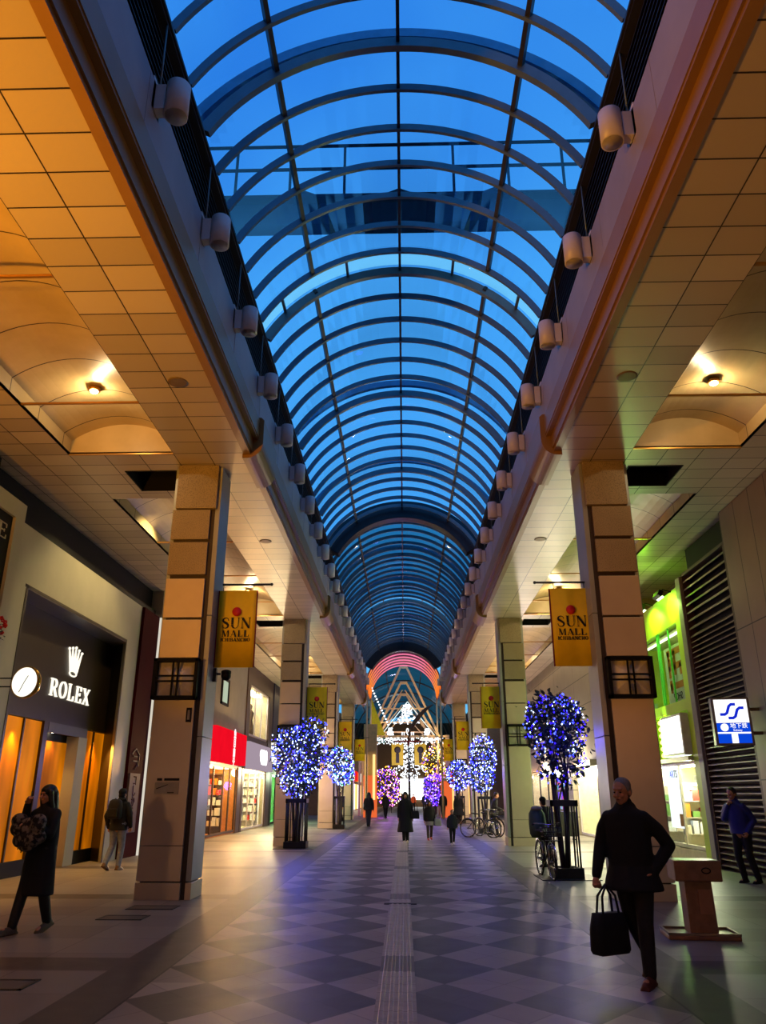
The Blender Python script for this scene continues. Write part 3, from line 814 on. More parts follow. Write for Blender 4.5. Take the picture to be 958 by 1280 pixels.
# --- burgundy pillar with vertical sign
R = thing('sign_pillar', 'dark burgundy pillar with vertical Japanese sign and hexagon mark', 'pillar', (0, 0, 0))
R['kind'] = 'thing'
M_BURG = mat('burgundy', (60, 3, 9), .85, 0, .08, 3, 0, .08)
m = MB(); m.box(-9.3, -7.42, 21.56, 22.95, 0, 6.64); m.build('body', M_BURG, R)
m = MB(); m.box(-7.42, -7.36, 21.62, 22.45, .62, 2.12); s_ = m.build('sign_board', mat('sign_mauve', (84, 60, 64), .7), R)
text_obj(list('コしから屋'), 'lettering', M_BURG, s_, frame((-7.355, 22.03, 1.38), (0, 1, 0), (0, 0, 1)), .32, .004, 'CENTER', True)
m = MB(); hx = [(22.03 + .34 * math.sin(k * PI / 3), 2.46 + .3 * math.cos(k * PI / 3)) for k in range(6)]
for k in (5, 0, 1): 
    a, b = hx[k], hx[(k + 1) % 6]; m.bar((-7.41, a[0], a[1]), (-7.41, b[0], b[1]), .03, .03)
for zz, l in ((2.56, .16), (2.44, .2)): m.bar((-7.41, 22.03 - l, zz), (-7.41, 22.03 + l, zz), .03, .03)
m.path([(-7.41, 22.22, 2.44), (-7.41, 22.24, 2.33), (-7.41, 22.05, 2.24)], .018, 6)
m.build('hexagon_mark', mat('sign_mauve', (150, 122, 124)), R)
m = MB(); m.box(-7.44, -7.37, 22.95, 23.05, 0, 6.64); m.build('light_strip', emi('strip_glow', (255, 245, 225), .7), R)

# --- helper: a lit shop room behind a glazed front on x = xf (s = side sign)
def shop_room(R, s, xf, depth, y0, y1, z0, z1, wallm, glow, frame_m, mull=(), product=None, seed=1, cross=()):
    a, b = sorted((s * xf, s * (xf + depth)))
    m = MB(); back = s * (xf + depth)
    m.box(*sorted((back, back + s * .05)), y0, y1, z0, z1); m.box(a, b, y0 - .05, y0, z0, z1); m.box(a, b, y1, y1 + .05, z0, z1); m.box(a, b, y0, y1, z1, z1 + .05); m.box(a, b, y0, y1, z0 - .02, z0 + .02)
    m.build('interior', wallm, R)
    m = MB(); m.box(*sorted((s * (xf + .35), s * (xf + .75))), y0 + .2, y1 - .2, z1 - .05, z1 - .01); m.build('light_panel', glow, R)
    m = MB(); w = .06
    for q in list(mull) + [y0 + w / 2, y1 - w / 2]: m.box(*sorted((s * xf, s * (xf + .07))), q - w / 2, q + w / 2, z0, z1)
    m.box(*sorted((s * xf, s * (xf + .07))), y0, y1, z1 - w, z1); m.box(*sorted((s * xf, s * (xf + .07))), y0, y1, z0, z0 + .1); m.build('window_frame', frame_m, R)
    m = MB(); m.box(*sorted((s * (xf + .03), s * (xf + .04))), y0, y1, z0, z1); m.build('pane', M_WIN, R)
    if product:
        rn = random.Random(seed); m = MB(); xx = xf + depth - .32
        zs = [z0 + .35 + k * .48 for k in range(int((z1 - z0 - .6) / .48) + 1)]
        m.box(*sorted((s * xx, s * (xx + .3))), y0 + .3, y0 + .34, z0, zs[-1]); m.box(*sorted((s * xx, s * (xx + .3))), y1 - .34, y1 - .3, z0, zs[-1])
        for z in zs: m.box(*sorted((s * xx, s * (xx + .3))), y0 + .3, y1 - .3, z - .02, z)
        m.build('shelf', frame_m, R)
        m = MB()
        for z in zs[:-1]:
            y = y0 + .4
            while y < y1 - .6:
                ww, hh = rn.uniform(.1, .28), rn.uniform(.15, .38)
                m.box(*sorted((s * (xx + .02), s * (xx + .24))), y, y + ww, z, z + hh, rn.randrange(len(product))); y += ww + rn.uniform(.02, .12)
        o = m.build('merchandise', product, R); tag(o, kind='stuff')
    for cy_ in cross:      # a display unit standing across the shop, facing the street corner
        rn = random.Random(seed + int(cy_ * 7)); xa, xb = xf + .18, xf + depth - .15
        m = MB(); zs = [z0 + .32 + k * .4 for k in range(int((z1 - z0 - .45) / .4) + 1)]
        m.box(*sorted((s * xa, s * xb)), cy_ + .25, cy_ + .29, z0, zs[-1] + .05)
        for z in zs: m.box(*sorted((s * xa, s * xb)), cy_, cy_ + .27, z - .02, z)
        m.build('display_unit', frame_m, R)
        m = MB()
        for z in zs[:-1]:
            x = xa + .03
            while x < xb - .25:
                ww, hh = rn.uniform(.08, .24), rn.uniform(.14, .34)
                m.box(*sorted((s * x, s * (x + ww))), cy_ + .02, cy_ + .22, z, z + hh, rn.randrange(len(product or PR))); x += ww + rn.uniform(.01, .06)
        tag(m.build('merchandise', product or PR, R), kind='stuff')
PR = [mat('product_red', (200, 50, 40), .5), mat('product_cream', (230, 215, 180), .5), mat('product_orange', (225, 130, 40), .5), mat('product_white', (235, 235, 230), .5), mat('product_green', (90, 130, 60), .5)]
W_GLOW = emi('warm_panel', (255, 206, 130), 22); C_GLOW = emi('cream_panel', (255, 232, 178), 30); N_GLOW = emi('neutral_panel', (255, 246, 228), 26)
# --- grey rendered building with the red sign
R = thing('building', 'grey rendered building with small windows over the red shop sign', 'building')
m = MB(); m.box(-9.3, -7.4, 23.06, 30.0, 4.45, 7.5); m.box(-9.3, -7.4, 30.0, 36.8, 4.1, 7.5); m.build('upper_wall', M_GREYW, R)
for y in (28.9, 31.55):
    m = MB(); z0, z1 = 5.02, 6.1
    for q in ((y, y + .12, z0, z1), (y + 1.2, y + 1.32, z0, z1), (y, y + 1.32, z0, z0 + .1), (y, y + 1.32, z1 - .1, z1)): m.box(-7.42, -7.34, *q)
    w_ = m.build('window', M_BLACK, R)
    m = MB(); m.box(-7.4, -7.385, y + .1, y + 1.22, z0 + .08, z1 - .08); m.build('pane', emi('pane_glow', (205, 220, 190), .75), w_)
m = MB(); m.box(-9.3, -7.38, 23.06, 28.3, 0, 4.45); m.box(-9.3, -7.38, 28.3, 30.2, 4.25, 4.5); m.box(-9.3, -7.38, 30.0, 30.3, 0, 4.25); m.box(-9.3, -7.4, 36.0, 36.8, 0, 4.1); m.box(-9.3, -7.42, 30.3, 36, 2.7, 4.1); m.build('lower_cladding', M_BROWN, R)
m = MB(); pts = [(28.35, .05)] + [(29.15 + .8 * math.cos(PI - PI * k / 12), 3.3 + .95 * math.sin(PI - PI * k / 12)) for k in range(13)] + [(29.95, .05)]
for k in range(len(pts) - 1): m.bar((-7.36, *pts[k]), (-7.36, *pts[k + 1]), .1, .12, up=(1, 0, 0))
d = m.build('arched_door', M_BLACK, R)
m = MB(); m.prism([p for p in pts], -7.5, -7.44, 'x'); m.build('glowing_panel', emi('amber_panel', (235, 150, 30), .8, .4, 1.5), d)
m = MB(); m.box(-7.46, -7.15, 30.3, 36.2, 2.78, 4.08); s_ = m.build('sign_box', emi('red_sign_glow', (248, 14, 36), 1.0, .12, 1.0), R)
text_obj(list('魚自由亭'), 'lettering', emi('white_sign_glow', (255, 240, 240), 1.3), s_, frame((-7.14, 33.6, 3.42), (0, 1, 0), (0, 0, 1)), .42, .01, 'CENTER', True)
shop_room(R, -1, 7.45, 1.6, 30.35, 35.95, .04, 2.68, mat('interior_orange', (224, 150, 84), .7), W_GLOW, M_BROWN, (31.6, 33.4, 34.6), PR[:4], 3, (33.8,))
# --- cream shop with lilac sign
R = thing('building', 'brown framed building with bright display window above the lilac sign', 'building')
m = MB(); m.box(-9.3, -7.35, 36.8, 37.6, 2.7, 7.5); m.box(-9.3, -7.35, 43.0, 44.2, 0, 7.5); m.box(-9.3, -7.35, 37.6, 43.0, 6.6, 7.5); m.box(-9.3, -7.38, 37.6, 43, 3.9, 4.2); m.box(-9.3, -7.38, 36.8, 37.2, 0, 2.7); m.build('facade', M_BROWN, R)
shop_room(R, -1, 7.42, .9, 37.62, 42.98, 4.22, 6.58, M_INTW, N_GLOW, M_WHITE, (39.4, 41.2), None)
m = MB()
for y in (38.3, 40.5):
    m.lathe([(.02, 0), (.3, .02), (.22, .5), (.12, .9), (.2, 1.25), (.06, 1.42), (.1, 1.6), (.02, 1.72)], 12, Matrix.Translation((-7.9, y, 4.25)))
m.build('dress_form', mat('drape_brown', (90, 66, 48), .7), R)
m = MB(); m.prism([(-7.36, 2.7), (-7.05, 2.7), (-7.2, 3.92), (-7.36, 3.92)], 37.2, 43.2, 'y'); s_ = m.build('sign_box', emi('lilac_glow', (168, 150, 164), .95), R)
m = MB()
def rrect(cy_, cz_, hy, hz, r):
    return [(cy_ + sy * (hy - r) + r * math.cos(a), cz_ + sz * (hz - r) + r * math.sin(a)) for sy, sz, b in ((1, 1, 0), (-1, 1, PI / 2), (-1, -1, PI), (1, -1, 3 * PI / 2)) for a in (b, b + PI / 6, b + PI / 3, b + PI / 2)]
m.prism(rrect(40.6, 3.32, .95, .36, .28), -7.14, -7.08, 'x'); m.build('emblem', emi('white_logo', (255, 252, 250), 2.2), s_)
shop_room(R, -1, 7.4, 1.7, 37.25, 42.9, .04, 2.66, M_INTW, C_GLOW, M_WHITE, (38.6, 40.2, 41.6), [PR[1], PR[3], PR[0]], 5, (41.9,))
# --- farther left building with navy upper wall
R = thing('building', 'navy upper wall with small lit sign boxes beyond the lilac sign', 'building')
m = MB(); m.box(-9.3, -7.3, 44.2, 55.4, 4.6, 7.5); m.build('upper_wall', mat('navy_wall', (18, 22, 62), .5), R)
m = MB(); m.box(-9.3, -7.4, 44.2, 55.4, 2.7, 4.6); m.box(-9.3, -7.4, 44.2, 45.2, 0, 2.7); m.box(-9.3, -7.4, 52.4, 55.4, 0, 2.7); m.box(-7.4, -6.9, 44.4, 46.4, 2.9, 3.05); m.build('lower_wall', M_BLACK, R)
m = MB(); m.box(-7.4, -7.1, 44.5, 46.2, 3.2, 4.3); m.build('white_sign', emi('white_box', (250, 246, 232), 1.4), R)
m = MB(); m.box(-7.25, -7.1, 46.9, 48.6, 3.0, 4.2); s_ = m.build('yellow_sign', emi('yellow_box', (250, 200, 20), 1.1), R)
m = MB(); m.prism([(47.4, 3.3), (48.1, 3.3), (48.1, 3.75), (47.75, 3.98), (47.4, 3.75)], -7.1, -7.08, 'x'); m.build('dark_mark', M_INK, s_)
shop_room(R, -1, 7.4, 1.4, 45.25, 52.3, .04, 2.66, mat('interior_green', (150, 205, 140), .7), emi('green_panel', (190, 255, 190), 18), M_BLACK, (46.7, 48.4, 50.2), None)
# ================================================================ right side
m = MB(); m.box(9.4, 9.6, -6, 56, 0, 8.6); m.box(9.3, 9.6, 56, 135, 0, 9); o = m.build('wall_right', mat('outer_concrete', (60, 58, 58), .8)); tag(o, kind='structure')
def panel_mat(name, rgb, py, pz, oy=0, oz=0, rough=.45):
    t = NT(name); vec, x, y, z = t.xyz()
    def line(q, w):
        f = t.math('FRACT', q); d = t.math('MINIMUM', f, t.math('SUBTRACT', 1.0, f)); return t.math('LESS_THAN', d, w)
    ln = t.math('MAXIMUM', line(t.math('DIVIDE', t.math('SUBTRACT', y, oy), py), .012 / py), line(t.math('DIVIDE', t.math('SUBTRACT', z, oz), pz), .012 / pz))
    n = t.noise(vec, 1.2, 3); c = lin(rgb)
    col = t.ramp(n, [(.3, tuple(u * .85 for u in c[:3]) + (1,)), (.7, c)])
    t.princ(t.mix(ln, col, lin((24, 20, 18))), rough, .1, .5); return t.m
M_PANEL = panel_mat('brown_panel', (128, 112, 96), .75, 3.0, 16.4, 4.85)
m = MB(); m.box(7.1, 9.3, -4, 16.42, 0, 7.5); o = m.build('panel_wall', M_PANEL); tag(o, 'brown metal panel wall at the right edge', 'wall')
# louvred shutter
R = thing('shutter', 'dark louvred shutter wall between brown panels and the green shop', 'shutter')
m = MB(); m.box(7.3, 9.3, 16.43, 19.2, 0, 7.5); m.build('backing', M_BLACK, R)
m = MB(); z = .08
k = 0
while z < 6.75:
    p = .125 if z < 5.2 else .2
    m.prism([(7.12, z), (7.27, z + p * .62), (7.27, z + p * .7), (7.12, z + p * .22)], 16.46, 19.17, 'y'); z += p
m.build('slats', mat('slat_grey', (104, 94, 84), .4, .4), R)
m = MB(); m.box(7.1, 7.3, 16.42, 16.48, 0, 6.85); m.box(7.1, 7.3, 19.14, 19.2, 0, 6.85); m.box(7.1, 7.3, 16.42, 19.2, 6.78, 6.85); m.build('frame', M_BROWN, R)
# grey pilaster
m = MB(); m.box(7.05, 9.3, 19.22, 19.52, 0, 6.8); o = m.build('pilaster', mat('grey_pilaster', (110, 108, 106), .5), bevel=.01); tag(o, 'narrow grey pilaster left of the louvred shutter', 'pilaster', kind='thing')
# green shop
M_LIME = mat('lime_paint', (168, 196, 24), .45, 0, .06, 2)
R = thing('shop_front', 'lime green shop front with mirrored orange letters in its upper window', 'shop')
m = MB(); m.box(7.08, 9.3, 19.54, 19.92, 0, 6.62); m.box(7.1, 9.3, 19.92, 24.4, 5.78, 6.62); m.box(7.1, 7.35, 19.92, 24.4, 3.58, 3.84); m.box(7.1, 9.3, 24.0, 24.4, 0, 5.8); m.build('lime_frame', M_LIME, R)
for y in (20.78, 21.6, 21.74, 22.9):
    m = MB(); m.box(7.12, 7.16, y - .022, y + .022, 3.84, 5.78); m.build('mullion', mat('green_mullion', (70, 180, 60), .35), R)
m = MB(); m.box(7.165, 7.175, 19.92, 24, 3.84, 5.78); m.build('upper_pane', M_WIN, R)
m = MB(); m.box(8.6, 8.65, 19.92, 24, 3.6, 5.8); m.box(7.3, 8.6, 19.92, 24, 5.74, 5.78); m.build('upper_room', mat('olive_interior', (176, 180, 110), .7), R)
m = MB(); m.box(7.4, 7.46, 20.2, 23.6, 5.68, 5.72); m.build('upper_light', emi('upper_glow', (225, 245, 190), 5), R)
m = MB(); m.box(7.2, 7.22, 20.0, 21.5, 3.86, 5.32); s_ = m.build('poster', mat('poster_white', (225, 228, 215), .6), R)
# PET / SHOP seen from behind: mirrored and turned a quarter
def blockstroke(m, segs, o, ux, uy, n, d):
    for a, b, w in segs: stroke_poly(m, [a, b], [w, w], lambda u, v, dd: V(o) + V(ux) * u + V(uy) * v + V(n) * dd, d)
m = MB()
LET = {'P': [((.09, 0), (.09, 1), .2), ((0, .91), (.5, .91), .2), ((0, .48), (.5, .48), .2), ((.55, .4), (.55, .99), .2)],
       'E': [((.09, 0), (.09, 1), .2), ((0, .91), (.62, .91), .2), ((0, .5), (.55, .5), .2), ((0, .09), (.62, .09), .2)],
       'T': [((0, .91), (.66, .91), .2), ((.33, 0), (.33, 1), .2)]}
for i, ch in enumerate('PET'):
    # letter x runs downwards, letter top points to +y (left in the picture)
    blockstroke(m, [((a[0] * .5, a[1] * 1.05), (b[0] * .5, b[1] * 1.05), w * .85) for a, b, w in LET[ch]], (7.198, 20.22, 5.2 - i * .38), (0, 0, -1), (0, 1, 0), (-1, 0, 0), .006)
m.build('big_letters', mat('orange_letter', (214, 130, 20), .5), s_)
text_obj('SHOP', 'small_letters', M_INK, s_, frame((7.196, 20.75, 3.99), (0, 1, 0), (0, 0, 1)), .26, .003)
m = MB(); m.box(6.9, 7.1, 19.42 + .55, 21.6, 2.5, 3.5); b_ = m.build('lightbox', mat('lightbox_case', (190, 186, 170), .5), R)
m = MB(); m.box(6.88, 6.9, 20.05, 21.52, 2.56, 3.44); m.box(6.9, 7.1, 20.1, 21.5, 2.49, 2.5); m.build('lit_face', emi('lightbox_glow', (255, 253, 244), 2.6), b_)
m = MB()
for k in range(6): m.ell((6.98, 21.85, 2.55 + k * .17), .06, 10, 8)
m.build('bulb_row', emi('bulb_glow', (255, 214, 120), 3), R)
m = MB(); m.box(6.95, 7.3, 19.92, 24, 2.36, 2.46); m.build('canopy', mat('canopy_alu', (176, 166, 140), .4, .3), R)
shop_room(R, 1, 7.14, 1.5, 19.95, 23.95, .3, 2.34, mat('interior_yellow', (236, 226, 176), .7), emi('white_panel', (255, 250, 226), 40), mat('alu_frame', (200, 196, 180), .35, .4), (21.35,), PR, 8, (21.75, 23.3))
m = MB(); m.box(7.1, 7.3, 19.92, 24, 0, .3); m.build('sill', mat('canopy_alu', (176, 166, 140)), R)
m = MB(); m.box(7.22, 7.235, 21.42, 22.6, .75, 2.25); p_ = m.build('poster', emi('poster_glow', (240, 246, 244), 2.0), R)
text_obj('ARTS', 'lettering', M_INK, p_, frame((7.215, 22.0, 2.08), (0, -1, 0), (0, 0, 1)), .26, .003)
m = MB(); m.box(7.205, 7.22, 21.5, 21.85, .8, 1.1); m.build('orange_label', PR[2], p_)
m = MB(); m.ell((7.7, 20.9, 1.95), .09, 12, 8); m.build('globe_lamp', emi('globe_glow', (255, 235, 180), 12), R)
# two spotlights washing the lime band
for k, y in enumerate((19.98, 21.55)):
    root = thing('floodlight', 'small floodlight washing the lime band, %s' % ('the one next to the shutter', 'the one next to the column')[k], 'floodlight', (6.75, y, 6.5))
    m = MB(); m.bar((-.02, -.24, .02), (-.02, .24, .02), .12, .16, up=(.5, 0, 1)); m.build('housing', M_BLACK, root, bevel=.015)
    m = MB(); m.bar((.01, -.22, -.065), (.01, .22, -.065), .1, .012, up=(.5, 0, 1)); m.build('lens', emi('flood_glow', (225, 255, 190), 9), root)
    m = MB(); m.path([(.0, 0, .08), (.12, 0, .16), (.33, 0, .1)], .02, 8); m.build('arm', M_BLACK, root)
# subway sign projecting from the wall
R = thing('subway_sign', 'lit white and blue projecting sign box with double S mark', 'sign', (6.55, 16.0, 2.95), math.radians(-9))
m = MB(); m.box(-.36, .36, -.01, .2, -.46, .46); m.build('case', mat('sign_case', (120, 110, 102), .45, .3), R, bevel=.012)
m = MB(); m.box(-.31, .31, -.02, -.01, -.03, .42); m.build('white_face', emi('sign_white', (255, 255, 255), 1.25), R)
M_SB = emi('sign_blue', (8, 70, 215), 1.0)
m = MB(); m.box(-.31, .31, -.02, -.01, -.21, -.035); m.box(-.31, -.06, -.02, -.01, -.42, -.24); m.box(.06, .31, -.02, -.01, -.42, -.24); m.build('blue_face', M_SB, R)
m = MB(); m.box(-.31, .31, -.02, -.01, -.24, -.21); m.box(-.06, .06, -.02, -.01, -.42, -.24)
m.lathe([(.03, 0), (.075, 0), (.075, .004), (.03, .004)], 24, Matrix.Translation((-.17, -.021, -.12)) @ Matrix.Rotation(PI / 2, 4, 'X')); m.ell((-.17, -.022, -.12), (.012, .004, .012), 8, 6)
m.build('white_marks', emi('sign_white', (255, 255, 255), 1.25), R)
text_obj('地下鉄', 'lettering', emi('sign_white', (255, 255, 255)), R, frame((.1, -.023, -.095), (1, 0, 0), (0, 0, 1)), .11, .002)
text_obj('Subway', 'lettering', emi('sign_white', (255, 255, 255)), R, frame((.07, -.023, -.175), (1, 0, 0), (0, 0, 1)), .055, .002)
m = MB()
for ox, oz in ((0, 0), (.15, -.07)):
    P = [(-.22 + ox, .13 + oz), (-.13 + ox, .13 + oz), (-.085 + ox, .16 + oz), (-.035 + ox, .29 + oz), (.01 + ox, .325 + oz), (.09 + ox, .325 + oz)]
    stroke_poly(m, P, [.055] * 6, lambda u, v, d: V((u, -.021 - d, v)), .003)
m.build('double_s_mark', emi('mark_blue', (16, 40, 205), 1.0), R)
m = MB(); m.box(.36, .62, .06, .12, .2, .26); m.box(.36, .62, .06, .12, -.26, -.2); m.build('bracket', M_BROWN, R)
# building beyond the first column: grey stone panels over a cream lit shop
R = thing('building', 'grey stone panelled building above the cream lit passage', 'building')
m = MB(); m.box(7.1, 9.3, 24.45, 46, 2.72, 7.5); m.box(7.1, 9.3, 24.45, 30.2, 0, 2.72); m.box(7.1, 9.3, 34.6, 36.2, 0, 2.72); m.build('stone_wall', panel_mat('grey_panels', (150, 140, 120), 4.2, 1.05, 24.5, 2.8, .5), R)
m = MB(); m.box(6.85, 7.1, 30.0, 34.8, 2.6, 2.8); m.build('lintel', M_BROWN, R)
shop_room(R, 1, 7.3, 1.6, 30.25, 34.55, .03, 2.6, mat('interior_pale', (240, 230, 196), .7), emi('pale_panel', (255, 244, 206), 30), M_WHITE, (), None)
shop_room(R, 1, 7.12, 1.4, 36.3, 45.9, .03, 2.65, M_INTW, emi('bright_panel', (255, 240, 235), 22), M_IRON, (38.6, 40.8, 43.2), [emi('pink_glow', (255, 90, 190), 1.2), emi('cyan_glow', (110, 230, 255), 1.1), PR[2], PR[3], emi('violet_glow', (120, 70, 255), 1.2)], 11)
R = thing('building', 'dark building with orange lit shops beyond the grey panels on the right', 'building')
m = MB(); m.box(7.1, 9.3, 46.05, 55.4, 2.72, 7.5); m.box(7.1, 9.3, 46.05, 46.4, 0, 2.72); m.box(7.1, 9.3, 55, 55.4, 0, 2.72); m.build('wall', M_BROWN, R)
m = MB(); m.box(6.9, 7.1, 47, 49, 3, 4.2); m.build('sign_box', emi('orange_sign', (255, 120, 40), 1.1), R)
shop_room(R, 1, 7.12, 1.4, 46.45, 54.95, .03, 2.65, mat('interior_orange', (224, 150, 84), .7), W_GLOW, M_IRON, (48.5, 50.6, 52.7), [emi('orange_glow', (255, 140, 40), 1.0), PR[1], PR[3]], 12)
# dark board standing behind the tree guard
R = thing('display_board', 'low dark display board standing behind the right tree guard', 'board', (5.5, 31, 0))
m = MB(); m.box(-.9, .9, -.03, .03, .12, .98); m.build('board', mat('board_grey', (44, 38, 40), .5), R, bevel=.01)
for sx in (-1, 1):
    m = MB(); m.box(sx * .75 - .03, sx * .75 + .03, -.2, .2, 0, .04); m.box(sx * .75 - .025, sx * .75 + .025, -.06, -.03, .04, .6); m.build('foot', M_IRON, R)
# pedestal (drinking fountain) in front of the right column
M_PED = mat('pedestal_stone', (150, 104, 72), .4, 0, .25, 9, .1)
R = thing('pedestal', 'brown stone pedestal with block head in front of the right column', 'pedestal', (3.5, 10.35, 0), math.radians(-6))
m = MB(); m.box(-.27, .27, -.22, .22, .61, .84); h = m.build('head', M_PED, R, bevel=.015)
m = MB(); m.path([(.09 + .05 * math.cos(a), -.225, .73 + .03 * math.sin(a)) for a in [k * PI / 6 for k in range(12)]], .007, 6, True); m.build('emblem_ring', M_BLACK, h)
m = MB(); m.prism([(-.155, .05), (.165, .05), (.15, .62), (-.16, .62)], -.15, .17, 'y'); st_ = m.build('stem', M_PED, R, bevel=.01)
m = MB(); m.box(-.02, .13, -.165, -.15, .26, .52); m.build('niche_plate', mat('pedestal_plate', (176, 120, 84), .35), st_)
m = MB(); m.box(-.43, .38, -.27, .27, 0, .05); m.build('foot_slab', M_PED, R, bevel=.012)
m = MB()
for q in ((-.43, .38, -.27, -.24), (-.43, .38, .24, .27), (-.43, -.4, -.27, .27), (.35, .38, -.27, .27)): m.box(*q, .05, .075)
m.build('foot_rim', mat('rim_steel', (150, 130, 110), .3, .6), R)
# ================================================================ light-wound trees in guards
M_LEAF = mat('evergreen_leaf', (30, 46, 30), .45, 0, .4, 9); M_BARK = mat('bark', (50, 38, 30), .8, 0, .2, 10)
BL = [emi('led_white_blue', (190, 214, 255), 6.0), emi('led_blue', (60, 80, 255), 4.5), emi('led_deep_blue', (34, 16, 235), 6.5)]
WM = [emi('led_gold', (255, 176, 40), 4.0), emi('led_pink', (255, 130, 230), 3.5), emi('led_violet', (110, 40, 255), 3.5), emi('led_warm', (255, 236, 200), 4.5)]
PU = [emi('led_violet', (110, 40, 255)), emi('led_deep_blue', (34, 16, 235)), emi('led_lilac', (170, 140, 255), 4.0)]
def octa(m, p, r, mi):
    p = V(p); q = [p + V(d) * r for d in ((1, 0, 0), (0, 1, 0), (-1, 0, 0), (0, -1, 0), (0, 0, 1.25), (0, 0, -1.25))]
    m.add(q, [(0, 1, 4), (1, 2, 4), (2, 3, 4), (3, 0, 4), (1, 0, 5), (2, 1, 5), (3, 2, 5), (0, 3, 5)], False, mi)
def guard(loc, w, h, lab, bars=3):
    R = thing('tree_guard', lab, 'tree guard', loc, 0, 'black iron tree guards')
    m = MB(); t = .018
    a = w / 2
    for (x0, x1, y0, y1) in ((-a, a, -a, -a + .05), (-a, a, a - .05, a), (-a, -a + .05, -a, a), (a - .05, a, -a, a)): m.box(x0, x1, y0, y1, h - .12, h)
    m.build('top_ring', M_IRON, R)
    m = MB(); m.box(-a - .3, a + .3, -a - .3, a + .3, 0, .012)
    for q in ((-a - .02, a + .02, -a - .02, -a + .04), (-a - .02, a + .02, a - .04, a + .02), (-a - .02, -a + .04, -a, a), (a - .04, a + .02, -a, a)): m.box(*q, 0, .2)
    m.build('base', M_IRON, R)
    pr = None
    for i in range(bars + 1):
        f = -a + .03 + (w - .06) * i / bars
        for x, y in ((f, -a + .025), (f, a - .025), (-a + .025, f), (a - .025, f)):
            if pr is None:
                m = MB(); m.path([(0, 0, .1), (0, 0, h - .08)], t, 6); pr = o = m.build('bar', M_IRON, R)
            else: o = pr.copy(); COL.objects.link(o); o.parent = R
            o.location = (x, y, 0)
def tree(loc, lobes, trunk_h, nleaf, ls, lab, lab2, nb, br, pal, wts, seed, parts=100, stems=3, sprig=0.12):
    rn = random.Random(seed)
    R = thing('tree', lab, 'tree', loc)
    m = MB()
    for k in range(stems):
        a = 2 * PI * k / stems + .5; r = .05
        top = V((.22 * math.cos(a), .22 * math.sin(a), trunk_h + .5))
        p0 = V((r * math.cos(a), r * math.sin(a), 0)); mid = p0.lerp(top, .5) + V((rn.uniform(-.05, .05), rn.uniform(-.05, .05), 0))
        m.path([p0, p0.lerp(mid, .5), mid, mid.lerp(top, .5), top], [.055, .05, .042, .034, .02], 8)
        for q in range(3):
            c, rd = lobes[rn.randrange(len(lobes))]; e = V(c) + V([rn.uniform(-.5, .5) * rd[i] for i in range(3)]); s_ = mid.lerp(top, .3 + .3 * q)
            m.path([s_, s_.lerp(e, .5) + V((0, 0, .06)), e], [.02, .014, .006], 6)
    m.build('trunk', M_BARK, R)
    def samp(shell=.5):
        vol = [rd[0] * rd[1] * rd[2] for _, rd in lobes]; c, rd = rn.choices(lobes, vol)[0]
        d = V((rn.gauss(0, 1), rn.gauss(0, 1), rn.gauss(0, 1))).normalized(); q = shell + (1 - shell) * rn.random() ** .6
        return V(c) + V((d.x * rd[0] * q, d.y * rd[1] * q, d.z * rd[2] * q)), d
    m = MB()
    for k in range(nleaf):
        p, d = samp(.35)
        if rn.random() < .1: p += d * sprig * rn.random()
        dr = (d * .6 + V((rn.uniform(-1, 1), rn.uniform(-1, 1), rn.uniform(-1.1, .5)))).normalized()
        s_ = dr.cross(V((rn.uniform(-1, 1), rn.uniform(-1, 1), 1))).normalized(); nn = dr.cross(s_)
        L = ls * rn.uniform(.7, 1.25); w = L * .27
        m.add([p, p + dr * L * .35 + s_ * w + nn * .1 * L, p + dr * L * .75 + s_ * w * .7, p + dr * L - nn * .12 * L, p + dr * L * .75 - s_ * w * .7, p + dr * L * .35 - s_ * w + nn * .1 * L],
              [(0, 1, 5), (1, 2, 4, 5), (2, 3, 4)])
    m.build('foliage', M_LEAF, R)
    # string of lights: its own thing
    T = thing('string_lights', lab2, 'string lights', loc)
    pts = []
    for k in range(nb):
        p, d = samp(.72); pts.append(p + d * .04)
    if lobes:
        zmid = sum(c[2] for c, _ in lobes) / len(lobes)
    rn.shuffle(pts)
    front = sorted(range(len(pts)), key=lambda i: pts[i].y)[:parts]
    fs = set(front)
    rest = MB(); protos = {}
    for i, p in enumerate(pts):
        mi = rn.choices(range(len(pal)), wts)[0]; r = br * rn.uniform(.75, 1.25)
        if i in fs and parts:
            if mi not in protos:
                b = MB(); octa(b, (0, 0, 0), br, 0); o = b.build('bulb', pal[mi], T); protos[mi] = o
            else: o = protos[mi].copy(); COL.objects.link(o); o.parent = T
            o.location = p
        else: octa(rest, p, r, mi)
    tag(rest.build('bulb_mass', pal, T), kind='stuff')
    w = MB(); srt = sorted(pts, key=lambda p: (round(p.z / .3), math.atan2(p.y, p.x)))
    w.path(srt[::3], .004, 4); w.build('wire', M_BLACK, T)
tree((3.26, 17.2, 0), [((.0, 0, 2.95), (.66, .6, .68)), ((-.18, 0, 3.2), (.42, .42, .45)), ((.2, 0, 3.1), (.42, .42, .4)), ((.05, 0, 2.25), (.5, .45, .55))], 1.5, 1500, .13,
     'leafy street tree in a tall iron guard beside the nearest right column', 'deep blue lights wound through the nearest right tree', 430, .017, BL, (3, 4, 5), 11, 100, 4, .3)
guard((3.26, 17.2, 0), .56, 1.47, 'iron guard around the nearest right tree', 2)
